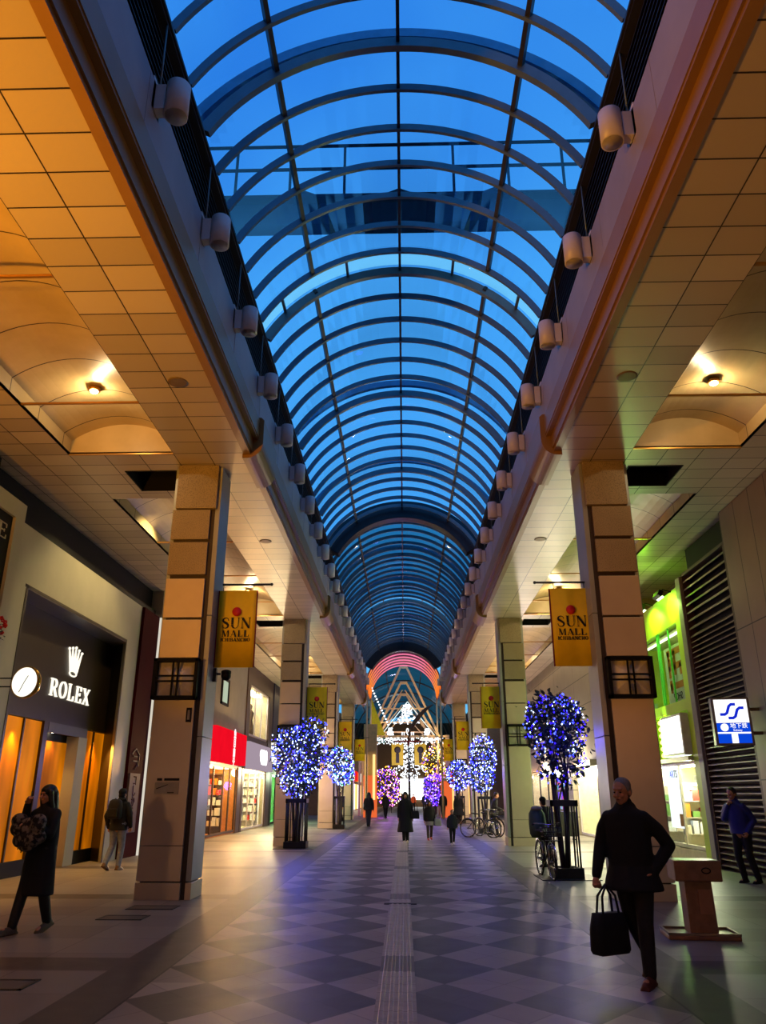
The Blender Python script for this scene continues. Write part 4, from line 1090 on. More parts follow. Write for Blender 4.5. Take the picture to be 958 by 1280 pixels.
tree((-3.42, 26.1, 0), [((.05, 0, 2.75), (.92, .8, .95)), ((-.35, 0, 3.2), (.55, .55, .5)), ((.4, 0, 3.5), (.5, .5, .5)), ((0, 0, 2.0), (.6, .55, .5))], 1.5, 1500, .14,
     'round street tree in an iron guard before the second left column', 'dense pale blue lights covering the nearer left tree', 800, .022, BL, (5, 5, 3), 12, 100, 3)
guard((-3.42, 26.1, 0), .66, 1.45, 'round iron guard around the nearer left tree', 4)
tree((-3.2, 40.3, 0), [((0, 0, 2.95), (.66, .6, .9)), ((.2, 0, 2.5), (.5, .5, .5))], 1.6, 700, .15, 'small street tree at the third left column', 'blue and green lights covering the farther left tree', 480, .028, BL + [emi('led_green', (90, 220, 150), 3)], (5, 4, 3, 1), 13, 0)
guard((-3.2, 40.3, 0), .5, 1.5, 'slim iron guard around the farther left tree', 1)
tree((3.5, 36.0, 0), [((0, 0, 3.15), (.6, .6, .95)), ((-.1, 0, 2.3), (.6, .6, .65))], 1.5, 800, .15, 'street tree behind the bicycles at the second right column', 'pale blue lights covering the tree behind the bicycles', 560, .025, BL, (5, 5, 3), 14, 0)
guard((3.5, 36.0, 0), .6, 1.5, 'iron guard behind the parked bicycles', 2)
tree((3.2, 48.0, 0), [((0, 0, 2.65), (.72, .7, .85))], 1.5, 700, .16, 'farthest blue lit street tree on the right', 'blue lights covering the farthest right street tree', 420, .028, BL, (5, 5, 3), 15, 0)
guard((3.2, 48.0, 0), .6, 1.5, 'iron guard around the farthest right tree', 2)
tree((-1.5, 64, 0), [((0, 0, 2.3), (1.15, .9, 1.4)), ((.3, 0, 1.5), (.9, .8, .8))], 1.0, 900, .18, 'tree with gold and pink lights left of the far crossing', 'gold, pink and violet lights on the far left tree', 420, .045, WM, (4, 3, 4, 2), 16, 0)
tree((2.5, 68, 0), [((0, 0, 4.0), (1.0, .9, 1.5)), ((.5, 0, 3.0), (.8, .8, .9))], 2.0, 900, .18, 'dark leafy tree with golden lights right of the far crossing', 'golden lights on the far right tree', 320, .05, WM, (6, 1, 1, 4), 17, 0)
tree((2.3, 62, 0), [((0, 0, 2.1), (1.0, .8, .95)), ((-.1, 0, 1.4), (.7, .6, .6))], .8, 500, .16, 'low bush full of violet lights below the golden tree', 'violet lights on the low bush at the far crossing', 420, .045, PU, (5, 3, 3), 18, 0)
# ================================================================ people
SK = mat('skin', (196, 138, 104), .5, 0, .05, 20)
def skin_lips(): return mat('lip', (130, 64, 58), .45)
K_BLACK = mat('cloth_black', (17, 16, 18), .85, 0, .2, 20); K_CHAR = mat('cloth_charcoal', (34, 32, 34), .85, 0, .2, 20)
K_JEAN = mat('cloth_jeans', (120, 128, 150), .85, 0, .25, 12); K_BLUE = mat('cloth_blue', (14, 24, 112), .55, 0, .15, 8); K_NAVY = mat('cloth_navy', (24, 26, 44), .8, 0, .2, 12)
K_BROWN = mat('shoe_brown', (110, 74, 40), .5); K_RUST = mat('shoe_rust', (92, 40, 30), .5); K_WHITE = mat('shoe_white', (210, 208, 205), .5); K_REDS = mat('boot_red', (170, 26, 34), .5); K_TAN = mat('shoe_tan', (84, 72, 56), .5)
H_BLACK = mat('hair_black', (18, 14, 13), .4, 0, .3, 60); H_GREY = mat('hair_grey', (128, 122, 116), .6, 0, .3, 60)
K_TIGHT = mat('tights_black', (22, 20, 21), .6)
DEF = dict(hip=(.09, 0, .9), knee=(.095, -.01, .49), ankle=(.1, .02, .085), sh=(.18, 0, 1.395), el=(.235, .02, 1.11), wr=(.25, -.03, .86))
def hand(mb, wr, d, inward, curl, k=1.0):
    d = V(d).normalized(); n = V(inward); n = (n - d * n.dot(d)).normalized(); s = d.cross(n)
    mb.limb([(wr, .026 * k), (wr + d * .04 * k, .03 * k), (wr + d * .085 * k, .03 * k)], 10)
    mb.limb([(wr + d * .05 * k - s * .022 * k, .018 * k), (wr + d * .09 * k - s * .026 * k, .014 * k)], 8); mb.limb([(wr + d * .05 * k + s * .022 * k, .018 * k), (wr + d * .09 * k + s * .026 * k, .014 * k)], 8)
    for i, L in enumerate((.85, 1.0, .95, .78)):
        p = wr + d * .092 * k + s * (i - 1.5) * .0205 * k; a = 0; ch = [(p, .0088 * k)]
        for ln in (.038, .026, .02):
            a += curl; q = ch[-1][0] + (d * math.cos(a) + n * math.sin(a)) * ln * L * k; ch.append((q, ch[-1][1] * .93))
        mb.limb(ch, 8)
    t0 = wr + d * .03 * k - s * .028 * k; t1 = t0 + (d * .7 - s * .6 + n * .3).normalized() * .04 * k; t2 = t1 + (d * .8 - s * .05 + n * .55).normalized() * .035 * k
    mb.limb([(t0, .013 * k), (t1, .011 * k), (t2, .009 * k)], 8)
def person(lab, loc, theta, H=1.7, over=None, head=(0, 0, 0), lean=(0, 0), top=None, hem=.78, flare=.0, legs=None, skirt=None, shoes=None, hair='short', hm=None,
           collar=0, near=True, curl=(.5, .5), toes=None, group=None):
    """over: joint overrides with suffix a (viewer left) / b (viewer right); theta turns the figure, 0 = facing the camera"""
    R = thing('person', lab, 'person', loc, math.radians(theta), group)
    k = H / 1.7; R.scale = (k, k, k)
    J = {}
    for n, p in DEF.items():
        J[n + 'a'] = V((-p[0], p[1], p[2])); J[n + 'b'] = V(p)
    lx, ly = lean
    for n in ('sha', 'shb', 'ela', 'elb', 'wra', 'wrb'): J[n] += V((lx * .9, ly * .9, 0))
    for n, p in (over or {}).items(): J[n] = V(p)
    neck = V((lx, ly, 1.455)); hc = V((lx * 1.15, ly * 1.15 - .02, 1.585)); pel = (J['hipa'] + J['hipb']) / 2; chest = pel.lerp(neck, .6)
    HM = Matrix.Translation(hc) @ Matrix.Rotation(math.radians(head[2]), 4, 'Z') @ Matrix.Rotation(math.radians(head[0]), 4, 'X') @ Matrix.Rotation(math.radians(head[1]), 4, 'Y')
    vx = .0065 if near else .016
    b = MB()
    b.limb([(pel, .12), (pel.lerp(chest, .5), .115), (chest, .125)], 14)
    b.limb([(J['sha'] * .93 + V((0, 0, .07)), .042), (chest + V((0, 0, .05)), .085), (J['shb'] * .93 + V((0, 0, .07)), .042)], 12)
    b.limb([(chest, .1), (neck, .056), (hc + V((0, .01, -.05)), .052)], 12)
    for s in 'ab':
        b.limb([(J['hip' + s], .088), (J['knee' + s], .056), (J['knee' + s].lerp(J['ankle' + s], .35) + V((0, .015, 0)), .054), (J['ankle' + s], .036)], 12)
        t = (toes or {}).get(s, (0, -1, -.12)); t = V(t).normalized()
        b.limb([(J['ankle' + s] + V((0, .02, -.035)), .034), (J['ankle' + s] + t * .14 + V((0, 0, -.03)), .028)], 10)
        b.limb([(J['sh' + s] + V((-J['sh' + s].x * .08, 0, -.02)), .046), (J['el' + s], .04), (J['wr' + s], .028)], 10)
        if near: hand(b, J['wr' + s], J['wr' + s] - J['el' + s], (1 if s == 'a' else -1, -.3, 0), curl[0 if s == 'a' else 1])
        else: b.limb([(J['wr' + s], .03), (J['wr' + s] + (J['wr' + s] - J['el' + s]).normalized() * .13, .022)], 8)
    hp = lambda x, y, z: HM @ V((x, y, z))
    hm3 = HM.to_3x3()
    def he(c, r): b.ell(hp(*c), r, 18, 12, hm3)
    he((0, .01, .03), (.074, .094, .088)); he((0, -.02, -.045), (.058, .068, .07)); he((0, -.052, -.085), (.03, .028, .026))
    b.limb([(hp(0, -.086, .005), .009), (hp(0, -.108, -.03), .014)], 8); he((.034, -.072, -.03), (.022, .016, .018)); he((-.034, -.072, -.03), (.022, .016, .018)); he((0, -.078, .032), (.05, .014, .01))
    for sx in (-1, 1): he((sx * .076, .012, -.012), (.011, .022, .032))
    he((0, -.082, -.056), (.024, .012, .009))
    fuse(b, 'body', SK, R, vx, 3)
    if near:
        for sx in (-1, 1):
            m = MB(); m.ell(hp(sx * .031, -.083, .004), (.012, .007, .0065), 10, 6, hm3); m.build('eye', H_BLACK, R)
        m = MB(); m.ell(hp(0, -.0935, -.056), (.02, .006, .0045), 10, 6, hm3); m.build('mouth', skin_lips(), R)
    hmat = hm or H_BLACK
    h = MB()
    if hair == 'short':
        h.ell(hp(0, .022, .052), (.081, .09, .078), 18, 12, hm3); h.ell(hp(0, .05, .0), (.074, .062, .07), 18, 12, hm3)
        for sx in (-1, 1): h.ell(hp(sx * .068, .0, .03), (.016, .03, .036), 12, 8, hm3)
    elif hair == 'long':
        h.ell(hp(0, .015, .045), (.088, .102, .086), 18, 12, hm3)
        h.ell(hp(0, -.062, .066), (.056, .03, .026), 14, 8, hm3)
        for sx in (-1, 1): h.limb([(hp(sx * .08, -.02, .03), .034), (hp(sx * .092, -.01, -.08), .034), (hp(sx * .1, .02, -.22), .036), (hp(sx * .085, .03, -.34), .022)], 10)
        h.limb([(hp(0, .06, .0), .085), (hp(0, .075, -.15), .08), (hp(0, .09, -.3), .06), (hp(0, .09, -.38), .03)], 12)
    elif hair == 'cap':
        h.ell(hp(0, .012, .05), (.089, .104, .085), 18, 12, hm3); h.ell(hp(0, .05, -.02), (.075, .065, .075), 14, 10, hm3)
    fuse(h, 'hair', hmat, R, .01 if near else .016, 3)
    # coat or jacket
    tm, = (top,) if not isinstance(top, tuple) else (top[0],)
    c = MB(); cv = .012 if near else .018
    prof = [(1.475, .07, .068), (1.44, .115, .085), (1.415, .16, .1), (1.385, .19, .115), (1.28, .205, .135), (1.1, .212, .145), (.95, .208, .148), (.84, .214, .155), (.7, .218, .16), (.55, .222, .165), (.42, .224, .168)]
    rings = []; last = None
    for z, rx, ry in prof:
        if z < hem: break
        last = (z, rx, ry)
        f = (z - .9) / .55; ctr = V((pel.x + (neck.x - pel.x) * max(f, 0), pel.y + (neck.y - pel.y) * max(f, 0), 0)); fl = max(0, .95 - z) * flare
        rings.append([V((ctr.x + (rx + fl) * math.cos(2 * PI * i / 20) * (1 + .03 * math.sin(i * 2.3 + z * 9)), ctr.y + (ry + fl) * math.sin(2 * PI * i / 20), z)) for i in range(20)])
    fl = max(0, .95 - hem) * flare; rx, ry = last[1], last[2]
    for zz, q in ((hem + .01, 1.0), (hem, .97)):
        rings.append([V((pel.x + (rx + fl) * q * math.cos(2 * PI * i / 20), pel.y + (ry + fl) * q * math.sin(2 * PI * i / 20), zz)) for i in range(20)])
    c.loft(rings)
    for s in 'ab':
        wd = (J['wr' + s] - J['el' + s]).normalized()
        c.limb([(J['sh' + s] + V((-J['sh' + s].x * .1, 0, -.04)), .068), (J['sh' + s].lerp(J['el' + s], .5), .066), (J['el' + s], .062), (J['el' + s].lerp(J['wr' + s], .5), .056), (J['wr' + s] - wd * .005, .047)], 12)
    if collar: c.limb([(neck + V((-.05, .02, -.01)), .055), (neck + V((.05, .02, -.01)), .055), (neck + V((0, -.05, -.02)), .05), (neck + V((0, .05, .01)), .06), (neck + V((0, .0, .03 * collar)), .075)], 12)
    fuse(c, 'coat' if hem < .7 else 'jacket', tm, R, cv, 4)
    if legs:
        g = MB()
        g.limb([(J['hipa'] + V((0, 0, .06)), .12), (J['hipb'] + V((0, 0, .06)), .12)], 14)
        for s in 'ab':
            g.limb([(J['hip' + s], .105), (J['hip' + s].lerp(J['knee' + s], .5), .09), (J['knee' + s], .072), (J['knee' + s].lerp(J['ankle' + s], .45), .068), (J['ankle' + s] + V((0, 0, .01)), .058)], 12)
        fuse(g, 'trousers' if legs is not K_TIGHT else 'tights', legs, R, cv, 3)
    if skirt:
        g = MB(); z0 = skirt[1]
        rings = [[V((pel.x + r * math.cos(2 * PI * i / 20), pel.y + .8 * r * math.sin(2 * PI * i / 20), z)) for i in range(20)] for z, r in ((1.0, .15), (.9, .2), (.7, .215), (z0 + .02, .225), (z0, .215))]
        g.loft(rings); fuse(g, 'skirt', skirt[0], R, cv, 3)
    for s in 'ab':
        g = MB(); a = J['ankle' + s]; t = V((toes or {}).get(s, (0, -1, -.12))).normalized(); up = V((0, 0, 1)); up = (up - t * up.dot(t)).normalized(); sd = t.cross(up)
        g.limb([(a + up * .02, .05), (a - t * .035 - up * .038, .042), (a + t * .09 - up * .042, .043), (a + t * .17 - up * .05, .034)], 12)
        Mq = Matrix(((sd.x, t.x, up.x, a.x), (sd.y, t.y, up.y, a.y), (sd.z, t.z, up.z, a.z), (0, 0, 0, 1)))
        g.box(-.042, .042, -.075, .2, -.084, -.06, 0, Mq)
        fuse(g, 'shoe', shoes or K_BLACK, R, .009 if near else .016, 2)
    return R
# old man walking, black coat, bag in one hand
OM = (2.12, 7.95, 0)
person('old man with grey hair walking in a long black coat, bag in hand', OM, -32, 1.72,
       dict(hipa=(-.09, 0, .9), kneea=(-.07, .06, .5), anklea=(-.04, .34, .19), hipb=(.09, 0, .9), kneeb=(.1, -.1, .49), ankleb=(.1, -.12, .085),
            ela=(-.27, -.02, 1.12), wra=(-.3, -.12, .86), elb=(.33, .1, 1.12), wrb=(.2, -.03, .9)),
       (6, 0, -12), (0, -.05), K_BLACK, .74, .28, K_CHAR, None, K_RUST, 'short', H_GREY, 1, True, (1.15, .9), dict(a=(0, -.75, -.66), b=(0, -1, -.05)))
def bag(lab, loc, rz, w, d, h, drop, m_, name='handbag'):
    R = thing(name, lab, 'bag', loc, math.radians(rz)); M = MB(); rings = []
    for z, f in ((0, .9), (.03, 1.0), (h * .6, .97), (h, .8)):
        rings.append([V((w / 2 * f * (1 if abs(math.cos(a)) > .7 else math.cos(a) * 1.2) * (1 if math.cos(a) > 0 else -1) if abs(math.cos(a)) > .7 else w / 2 * f * math.cos(a) * 1.3, d / 2 * f * max(-1, min(1, 1.5 * math.sin(a))), z)) for a in [2 * PI * i / 20 for i in range(20)]])
    M.loft(rings); M.build('body', m_, R)
    for sy in (-1, 1):
        M = MB(); M.path([(-w * .28, sy * d * .3, h * .85), (-w * .22, sy * d * .2, h + drop * .6), (0, sy * d * .05, h + drop), (w * .22, sy * d * .2, h + drop * .6), (w * .28, sy * d * .3, h * .85)], .011, 6); M.build('handle', m_, R)
    return R
bag('soft black bag carried low by the old man', (1.84, 7.88, .24), 30, .36, .15, .33, .23, K_BLACK)
# woman with phone
WM_ = (-4.56, 10.4, 0)
person('woman with long dark hair in black holding a phone to her face', WM_, -22, 1.69,
       dict(kneea=(-.1, -.1, .5), anklea=(-.1, -.2, .09), kneeb=(.09, .03, .48), ankleb=(.08, .16, .12), ela=(-.27, -.1, 1.17), wra=(-.12, -.21, 1.47), elb=(.22, -.12, 1.13), wrb=(.02, -.28, 1.2)),
       (4, 0, -10), (0, 0), K_BLACK, .42, .02, K_TIGHT, None, K_TAN, 'long', H_BLACK, 1, True, (.7, .8), dict(a=(0, -1, .0), b=(0, -.9, -.4)))
R = thing('phone', 'phone held to the ear of the woman in black', 'phone', (-4.72, 10.26, 1.545), math.radians(-50))
m = MB(); m.box(-.036, .036, -.004, .004, -.075, .075); m.build('body', K_BLACK, R, bevel=.003)
m = MB(); m.box(-.032, .032, -.006, -.004, -.068, .068); m.build('screen', mat('dark_screen', (20, 24, 30), .1), R)
t = NT('scarf_pattern'); vec, x, y, z = t.xyz(); n = t.noise(vec, 16, 3)
t.princ(t.ramp(n, [(.47, lin((16, 14, 15))), (.56, lin((118, 108, 98)))]), .85); M_SCARF = t.m
R = thing('patterned_bag', 'dark patterned bundle hugged to the chest of the woman on the left', 'bag', (-4.66, 10.12, 1.15), math.radians(-22))
m = MB(); rn = random.Random(5)
for k in range(16): m.ell((rn.uniform(-.16, .16), rn.uniform(-.02, .05), rn.uniform(-.14, .14)), (.12, .08, .09), 12, 8)
fuse(m, 'body', M_SCARF, R, .012, 2)
for k in range(14):
    m = MB(); a = rn.uniform(0, 2 * PI); p = V((.22 * math.cos(a), -.03, .17 * math.sin(a))); m.path([p * .85, p * rn.uniform(1.1, 1.3) + V((0, 0, -.02))], .008, 5); m.build('fringe', M_SCARF, R)
# man in jeans walking away
person('person in light jeans and black puffer jacket walking away on the left', (-6.48, 18.6, 0), 170, 1.7,
       dict(kneea=(-.1, -.06, .5), anklea=(-.1, .0, .085), kneeb=(.1, -.02, .5), ankleb=(.1, .22, .14), ela=(-.28, .04, 1.12), wra=(-.27, -.06, .9), elb=(.28, .06, 1.12), wrb=(.26, -.04, .88)),
       (-6, 0, 0), (0, -.03), K_BLACK, .82, .0, K_JEAN, None, K_BROWN, 'cap', K_BLACK, 1, True, (.6, .6), dict(b=(0, -.9, -.4)))
R = thing('backpack', 'black backpack on the person in light jeans', 'backpack', (-6.52, 18.42, 1.08), math.radians(170))
m = MB(); m.loft([[V((.16 * f * (abs(math.cos(a)) ** .6) * (1 if math.cos(a) > 0 else -1), .02 + .09 * f * (abs(math.sin(a)) ** .6) * (1 if math.sin(a) > 0 else -1), z)) for a in [2 * PI * i / 20 for i in range(20)]] for z, f in ((-.02, .8), (.02, 1), (.26, 1), (.36, .85), (.4, .5))])
m.build('body', K_CHAR, R)
m = MB(); m.box(-.11, .11, .1, .135, .03, .2); m.build('pocket', K_CHAR, R, bevel=.01)
for sx in (-1, 1):
    m = MB(); m.path([(sx * .1, -.06, .38), (sx * .12, -.17, .41), (sx * .14, -.27, .3), (sx * .14, -.24, .1), (sx * .14, -.08, .03)], .016, 6); m.build('strap', K_CHAR, R)
# man in blue jacket by the shutter
person('man in blue jacket and black trousers leaning at the louvred shutter', (6.52, 16.35, 0), -52, 1.7,
       dict(hipa=(-.08, .02, .88), hipb=(.1, .02, .88), kneea=(-.08, -.06, .49), anklea=(-.04, .0, .085), kneeb=(.13, -.02, .48), ankleb=(.2, .06, .085), ela=(-.24, -.1, 1.13), wra=(-.06, -.2, 1.38), elb=(.27, .06, 1.11), wrb=(.2, -.08, .9)),
       (14, 0, -6), (0, -.09), K_BLUE, .86, .1, K_BLACK, None, K_BLACK, 'short', H_BLACK, 1, True, (.9, .8))
# ---- people in the distance
F = False
st = dict(kneea=(-.1, -.1, .5), anklea=(-.1, -.16, .085), kneeb=(.09, .02, .49), ankleb=(.09, .2, .12))
person('woman in long black coat and white shoes walking along the tactile strip', (.02, 28.9, 0), 4, 1.66, dict(kneea=(-.06, -.03, .5), anklea=(-.06, -.08, .085), kneeb=(.07, 0, .5), ankleb=(.07, .06, .085)), (5, 0, 0), (0, 0), K_BLACK, .36, .12, K_BLACK, None, K_WHITE, 'long', H_BLACK, 1, F)
bag('dark shoulder bag of the woman on the tactile strip', (.36, 28.85, .78), 0, .3, .13, .26, .3, K_BLACK)
person('girl with red boots and pale dress under a dark coat', (.92, 30.85, 0), 8, 1.36, st, (5, 0, 0), (0, 0), K_BLACK, .8, .2, mat('leg_dark', (60, 44, 44), .7), (mat('dress_pale', (150, 140, 150), .8), .62), K_REDS, 'long', H_BLACK, 0, F)
bag('pale grey bag carried by the girl in red boots', (1.22, 30.8, .48), 10, .26, .12, .26, .18, mat('bag_grey', (150, 148, 158), .7))
person('small child in dark clothes walking beside the girl', (1.6, 28.1, 0), 6, 1.08, st, (5, 0, 0), (0, 0), K_NAVY, .8, .1, K_BLACK, None, K_WHITE, 'short', H_BLACK, 1, F)
person('woman with long hair seen from behind, walking away on the left', (-1.91, 43.6, 0), 178, 1.68, dict(kneea=(-.06, -.02, .5), anklea=(-.04, 0, .085), kneeb=(.06, -.02, .5), ankleb=(.05, 0, .085)), (0, 0, 0), (0, 0), K_BLACK, .8, .25, K_NAVY, None, K_BLACK, 'long', H_BLACK, 0, F)
person('dark figure walking by the gold lit tree', (-1.35, 58.5, 0), 20, 1.68, st, (0, 0, 0), (0, 0), K_CHAR, .7, .1, K_BLACK, None, None, 'cap', K_BLACK, 0, F)
person('tall dark figure in front of the violet bush', (2.68, 57.5, 0), -170, 1.76, st, (0, 0, 0), (0, 0), K_CHAR, .8, .1, K_BLACK, None, None, 'short', H_BLACK, 0, F)
person('woman in wide black coat standing left of the parked bicycles', (3.0, 46.0, 0), 175, 1.66, {}, (0, 0, 0), (0, 0), K_BLACK, .5, .3, K_BLACK, None, None, 'long', H_BLACK, 0, F)
person('person in black close to the shops behind the left trees', (-4.6, 49.5, 0), 30, 1.66, st, (0, 0, 0), (0, 0), K_BLACK, .6, .1, K_BLACK, None, None, 'long', H_BLACK, 0, F)
person('second person in black behind the left trees, next to the orange wall', (-4.0, 50.5, 0), -30, 1.72, st, (0, 0, 0), (0, 0), K_CHAR, .8, .1, K_BLACK, None, None, 'short', H_BLACK, 0, F)
person('person in dark jacket standing behind the parked city bicycle', (3.28, 19.6, 0), -150, 1.52, {}, (0, 0, 0), (0, 0), K_CHAR, .75, .1, K_BLACK, None, None, 'cap', K_BLACK, 0, F)
person('person bending over the bicycles at the second right column', (3.6, 33.9, 0), 90, 1.66, dict(st, wra=(-.2, -.4, 1.0), wrb=(.2, -.4, 1.0)), (10, 0, 0), (0, -.15), K_CHAR, .8, .1, K_BLACK, None, None, 'short', H_BLACK, 0, F)
person('small figure with an orange top in the far bright street', (.9, 84, 0), 0, 1.62, st, (0, 0, 0), (0, 0), mat('cloth_orange', (240, 96, 30), .7), .8, .1, K_BLACK, None, None, 'short', H_BLACK, 0, F)
person('dark figure left of the orange top in the far street', (-.3, 80, 0), 10, 1.68, st, (0, 0, 0), (0, 0), K_CHAR, .7, .1, K_BLACK, None, None, 'long', H_BLACK, 0, F)
person('dark figure right of the orange top in the far street', (1.9, 78, 0), -10, 1.7, st, (0, 0, 0), (0, 0), K_NAVY, .7, .1, K_BLACK, None, None, 'short', H_BLACK, 0, F)

# ================================================================ bicycles (length along local y, front towards -y)
M_TYRE = mat('tyre', (16, 16, 16), .8); M_CHROME = mat('chrome', (170, 170, 172), .2, .95)
def bicycle(lab, loc, rz, fcol, basket='front', child=None, steer=0):
    R = thing('bicycle', lab, 'bicycle', loc, math.radians(rz))
    fm = fcol; r = .33
    for y in (-.54, .52):
        m = MB(); m.path([(0, y + r * math.cos(a), r + r * math.sin(a)) for a in [2 * PI * i / 36 for i in range(36)]], .019, 8, True); w = m.build('wheel', M_TYRE, R)
        m = MB(); m.path([(0, y + (r - .025) * math.cos(a), r + (r - .025) * math.sin(a)) for a in [2 * PI * i / 36 for i in range(36)]], .011, 6, True)
        m.path([(-.05, y, r), (.05, y, r)], .02, 8); m.build('rim', M_CHROME, w)
        m = MB()
        for i in range(18):
            a = 2 * PI * i / 18; m.path([((-1) ** i * .03, y, r), (0, y + (r - .03) * math.cos(a + .2), r + (r - .03) * math.sin(a + .2))], .0018, 4)
        m.build('spokes', M_CHROME, w)
        m = MB(); m.path([(0, y + (r + .035) * math.cos(a), r + (r + .035) * math.sin(a)) for a in [math.radians(20 + 150 * i / 14) for i in range(15)]], .018, 6); m.build('mudguard', M_CHROME, R)
    m = MB(); bb = (0, .06, .3); st_ = (0, .2, .74); hd = (0, -.4, .78); hd2 = (0, -.43, .64)
    m.path([bb, st_], .018, 8); m.path([hd2, (0, -.12, .42), bb], .02, 8); m.path([hd, hd2], .022, 8)
    for sx in (-1, 1): m.path([(sx * .02, .06, .3), (sx * .05, .52, r)], .011, 6); m.path([(0, .19, .7), (sx * .05, .52, r)], .009, 6)
    m.build('frame', fm, R)
    m = MB()
    for sx in (-1, 1): m.path([(sx * .03, -.44, .62), (sx * .045, -.54, r)], .012, 6)
    m.path([hd, (0, -.37, 1.0)], .014, 8); m.build('fork', M_CHROME, R)
    m = MB(); m.path([(-.27, -.16, 1.0), (-.25, -.28, 1.03), (-.1, -.38, 1.02), (0, -.38, 1.0), (.1, -.38, 1.02), (.25, -.28, 1.03), (.27, -.16, 1.0)], .012, 8); hb = m.build('handlebar', M_CHROME, R)
    for sx in (-1, 1):
        m = MB(); m.path([(sx * .256, -.25, 1.02), (sx * .272, -.14, .998)], .017, 8); m.build('grip', M_TYRE, hb)
    m = MB(); m.loft([[V((w_ * math.cos(a), y, .86 + .025 * math.sin(a) + z)) for a in [2 * PI * i / 12 for i in range(12)]] for y, w_, z in ((.05, .02, -.01), (.12, .04, 0), (.24, .1, .01), (.31, .11, .02), (.34, .08, .02))]); m.path([(0, .2, .72), (0, .22, .85)], .012, 8); m.build('saddle', M_TYRE, R)
    m = MB(); m.path([(0, .06, .3), (0, .06, .3)], .03, 8); 
    for sx in (-1, 1): m.path([(sx * .02, .06, .3), (sx * .07, .06 + sx * .05, .3 - sx * .15)], .01, 6); m.box(*sorted((sx * .07, sx * .16)), .06 + sx * .05 - .04, .06 + sx * .05 + .04, .29 - sx * .15, .31 - sx * .15)
    m.build('crank', M_CHROME, R)
    m = MB(); m.path([(0, .08, .3), (-.06, .3, .04), (-.06, .42, .012)], .009, 6); m.build('stand', M_CHROME, R)
    if basket:
        m = MB(); y0, y1 = -.72, -.46
        for z, g in ((.72, .85), (.8, .9), (.88, .95), (.96, 1.0)):
            m.path([(sx * .19 * g, (y0 + y1) / 2 + sy * .13 * g, z) for sx, sy in ((-1, -1), (1, -1), (1, 1), (-1, 1))], .007, 5, True)
        for i in range(8):
            for sx in (-1, 1):
                f = -1 + 2 * i / 7; m.path([(sx * .162, (y0 + y1) / 2 + f * .11, .72), (sx * .19, (y0 + y1) / 2 + f * .13, .96)], .004, 4); m.path([(f * .16, (y0 + y1) / 2 + sx * .11, .72), (f * .19, (y0 + y1) / 2 + sx * .13, .96)], .004, 4)
        m.box(-.16, .16, y0 + .02, y1 - .02, .715, .725); m.build('basket', M_IRON, R)
    if child:
        m = MB(); m.loft([[V((w_ * math.cos(a), y_ + d_ * math.sin(a), z)) for a in [2 * PI * i / 14 for i in range(14)]] for z, w_, d_, y_ in ((.72, .14, .14, .5), (.8, .18, .17, .5), (1.0, .19, .17, .52), (1.2, .17, .12, .56), (1.3, .1, .07, .58))]); cs = m.build('child_seat', child, R)
        m = MB(); m.ell((0, .54, 1.3), (.13, .1, .05), 14, 8); m.build('seat_hood', mat('hood_beige', (190, 176, 140), .7), cs)
    return R
bicycle('black city bicycle with green child seat beside the right tree guard', (2.86, 17.2, 0), 4, mat('bike_black', (24, 24, 26), .35, .4), 'front', mat('seat_green', (70, 92, 62), .7))
bicycle('silver framed bicycle parked at the second right column, front one', (2.95, 32.6, 0), 62, M_CHROME)
bicycle('dark bicycle parked tight behind the silver one', (3.35, 33.4, 0), 40, mat('bike_navy', (30, 34, 60), .35, .4))
# ================================================================ far crossing and the next arcade
M_WOODW = mat('truss_cream', (226, 196, 146), .5, 0, .05, 4)
# short vault of light rings just beyond the roof end
R = thing('light_tunnel', 'short arched tunnel of pink and orange light rings past the roof end', 'light arch', (0, 0, 0))
def led_mat():
    t = NT('led_rainbow'); vec, x, y, z = t.xyz()
    f = t.math('DIVIDE', t.math('SUBTRACT', z, 8.6), 2.6)
    c = t.ramp(f, [(0, lin((255, 116, 30))), (.45, lin((255, 140, 60))), (.8, lin((255, 120, 120))), (1, lin((255, 130, 170)))])
    e = t.n('ShaderNodeEmission'); t.l(c, e.inputs[0]); e.inputs[1].default_value = 1.0; t.l(e.outputs[0], t.out.inputs[0]); return t.m
M_LED = led_mat()
def arc3(r, y, a0, a1, n, zo, sx=1.0): return [(sx * r * math.sin(a0 + (a1 - a0) * k / n), y, zo + r * math.cos(a0 + (a1 - a0) * k / n)) for k in range(n + 1)]
for k in range(6):
    m = MB(); m.path(arc3(2.66, 56.8 + k * 1.35, -1.62, 1.62, 30, 8.85, 1.0), .05, 6); m.build('light_ring', M_LED, R)
m = MB(); an = [-1.6 + 3.2 * k / 30 for k in range(31)]
ring = lambda y: [V((r * math.sin(a), y, 8.85 + r * math.cos(a))) for r, aa in ((2.76, an), (2.8, an[::-1])) for a in aa]
m.loft([ring(56.7), ring(64)], True); m.build('shell', mat('mauve_shell', (120, 84, 96), .6), R)
for sx in (-1, 1):
    for y in (57, 63.4): m = MB(); m.path([(sx * 2.66, y, 0), (sx * 2.66, y, 8.9)], .07, 8); m.build('post', M_WOODW, R)
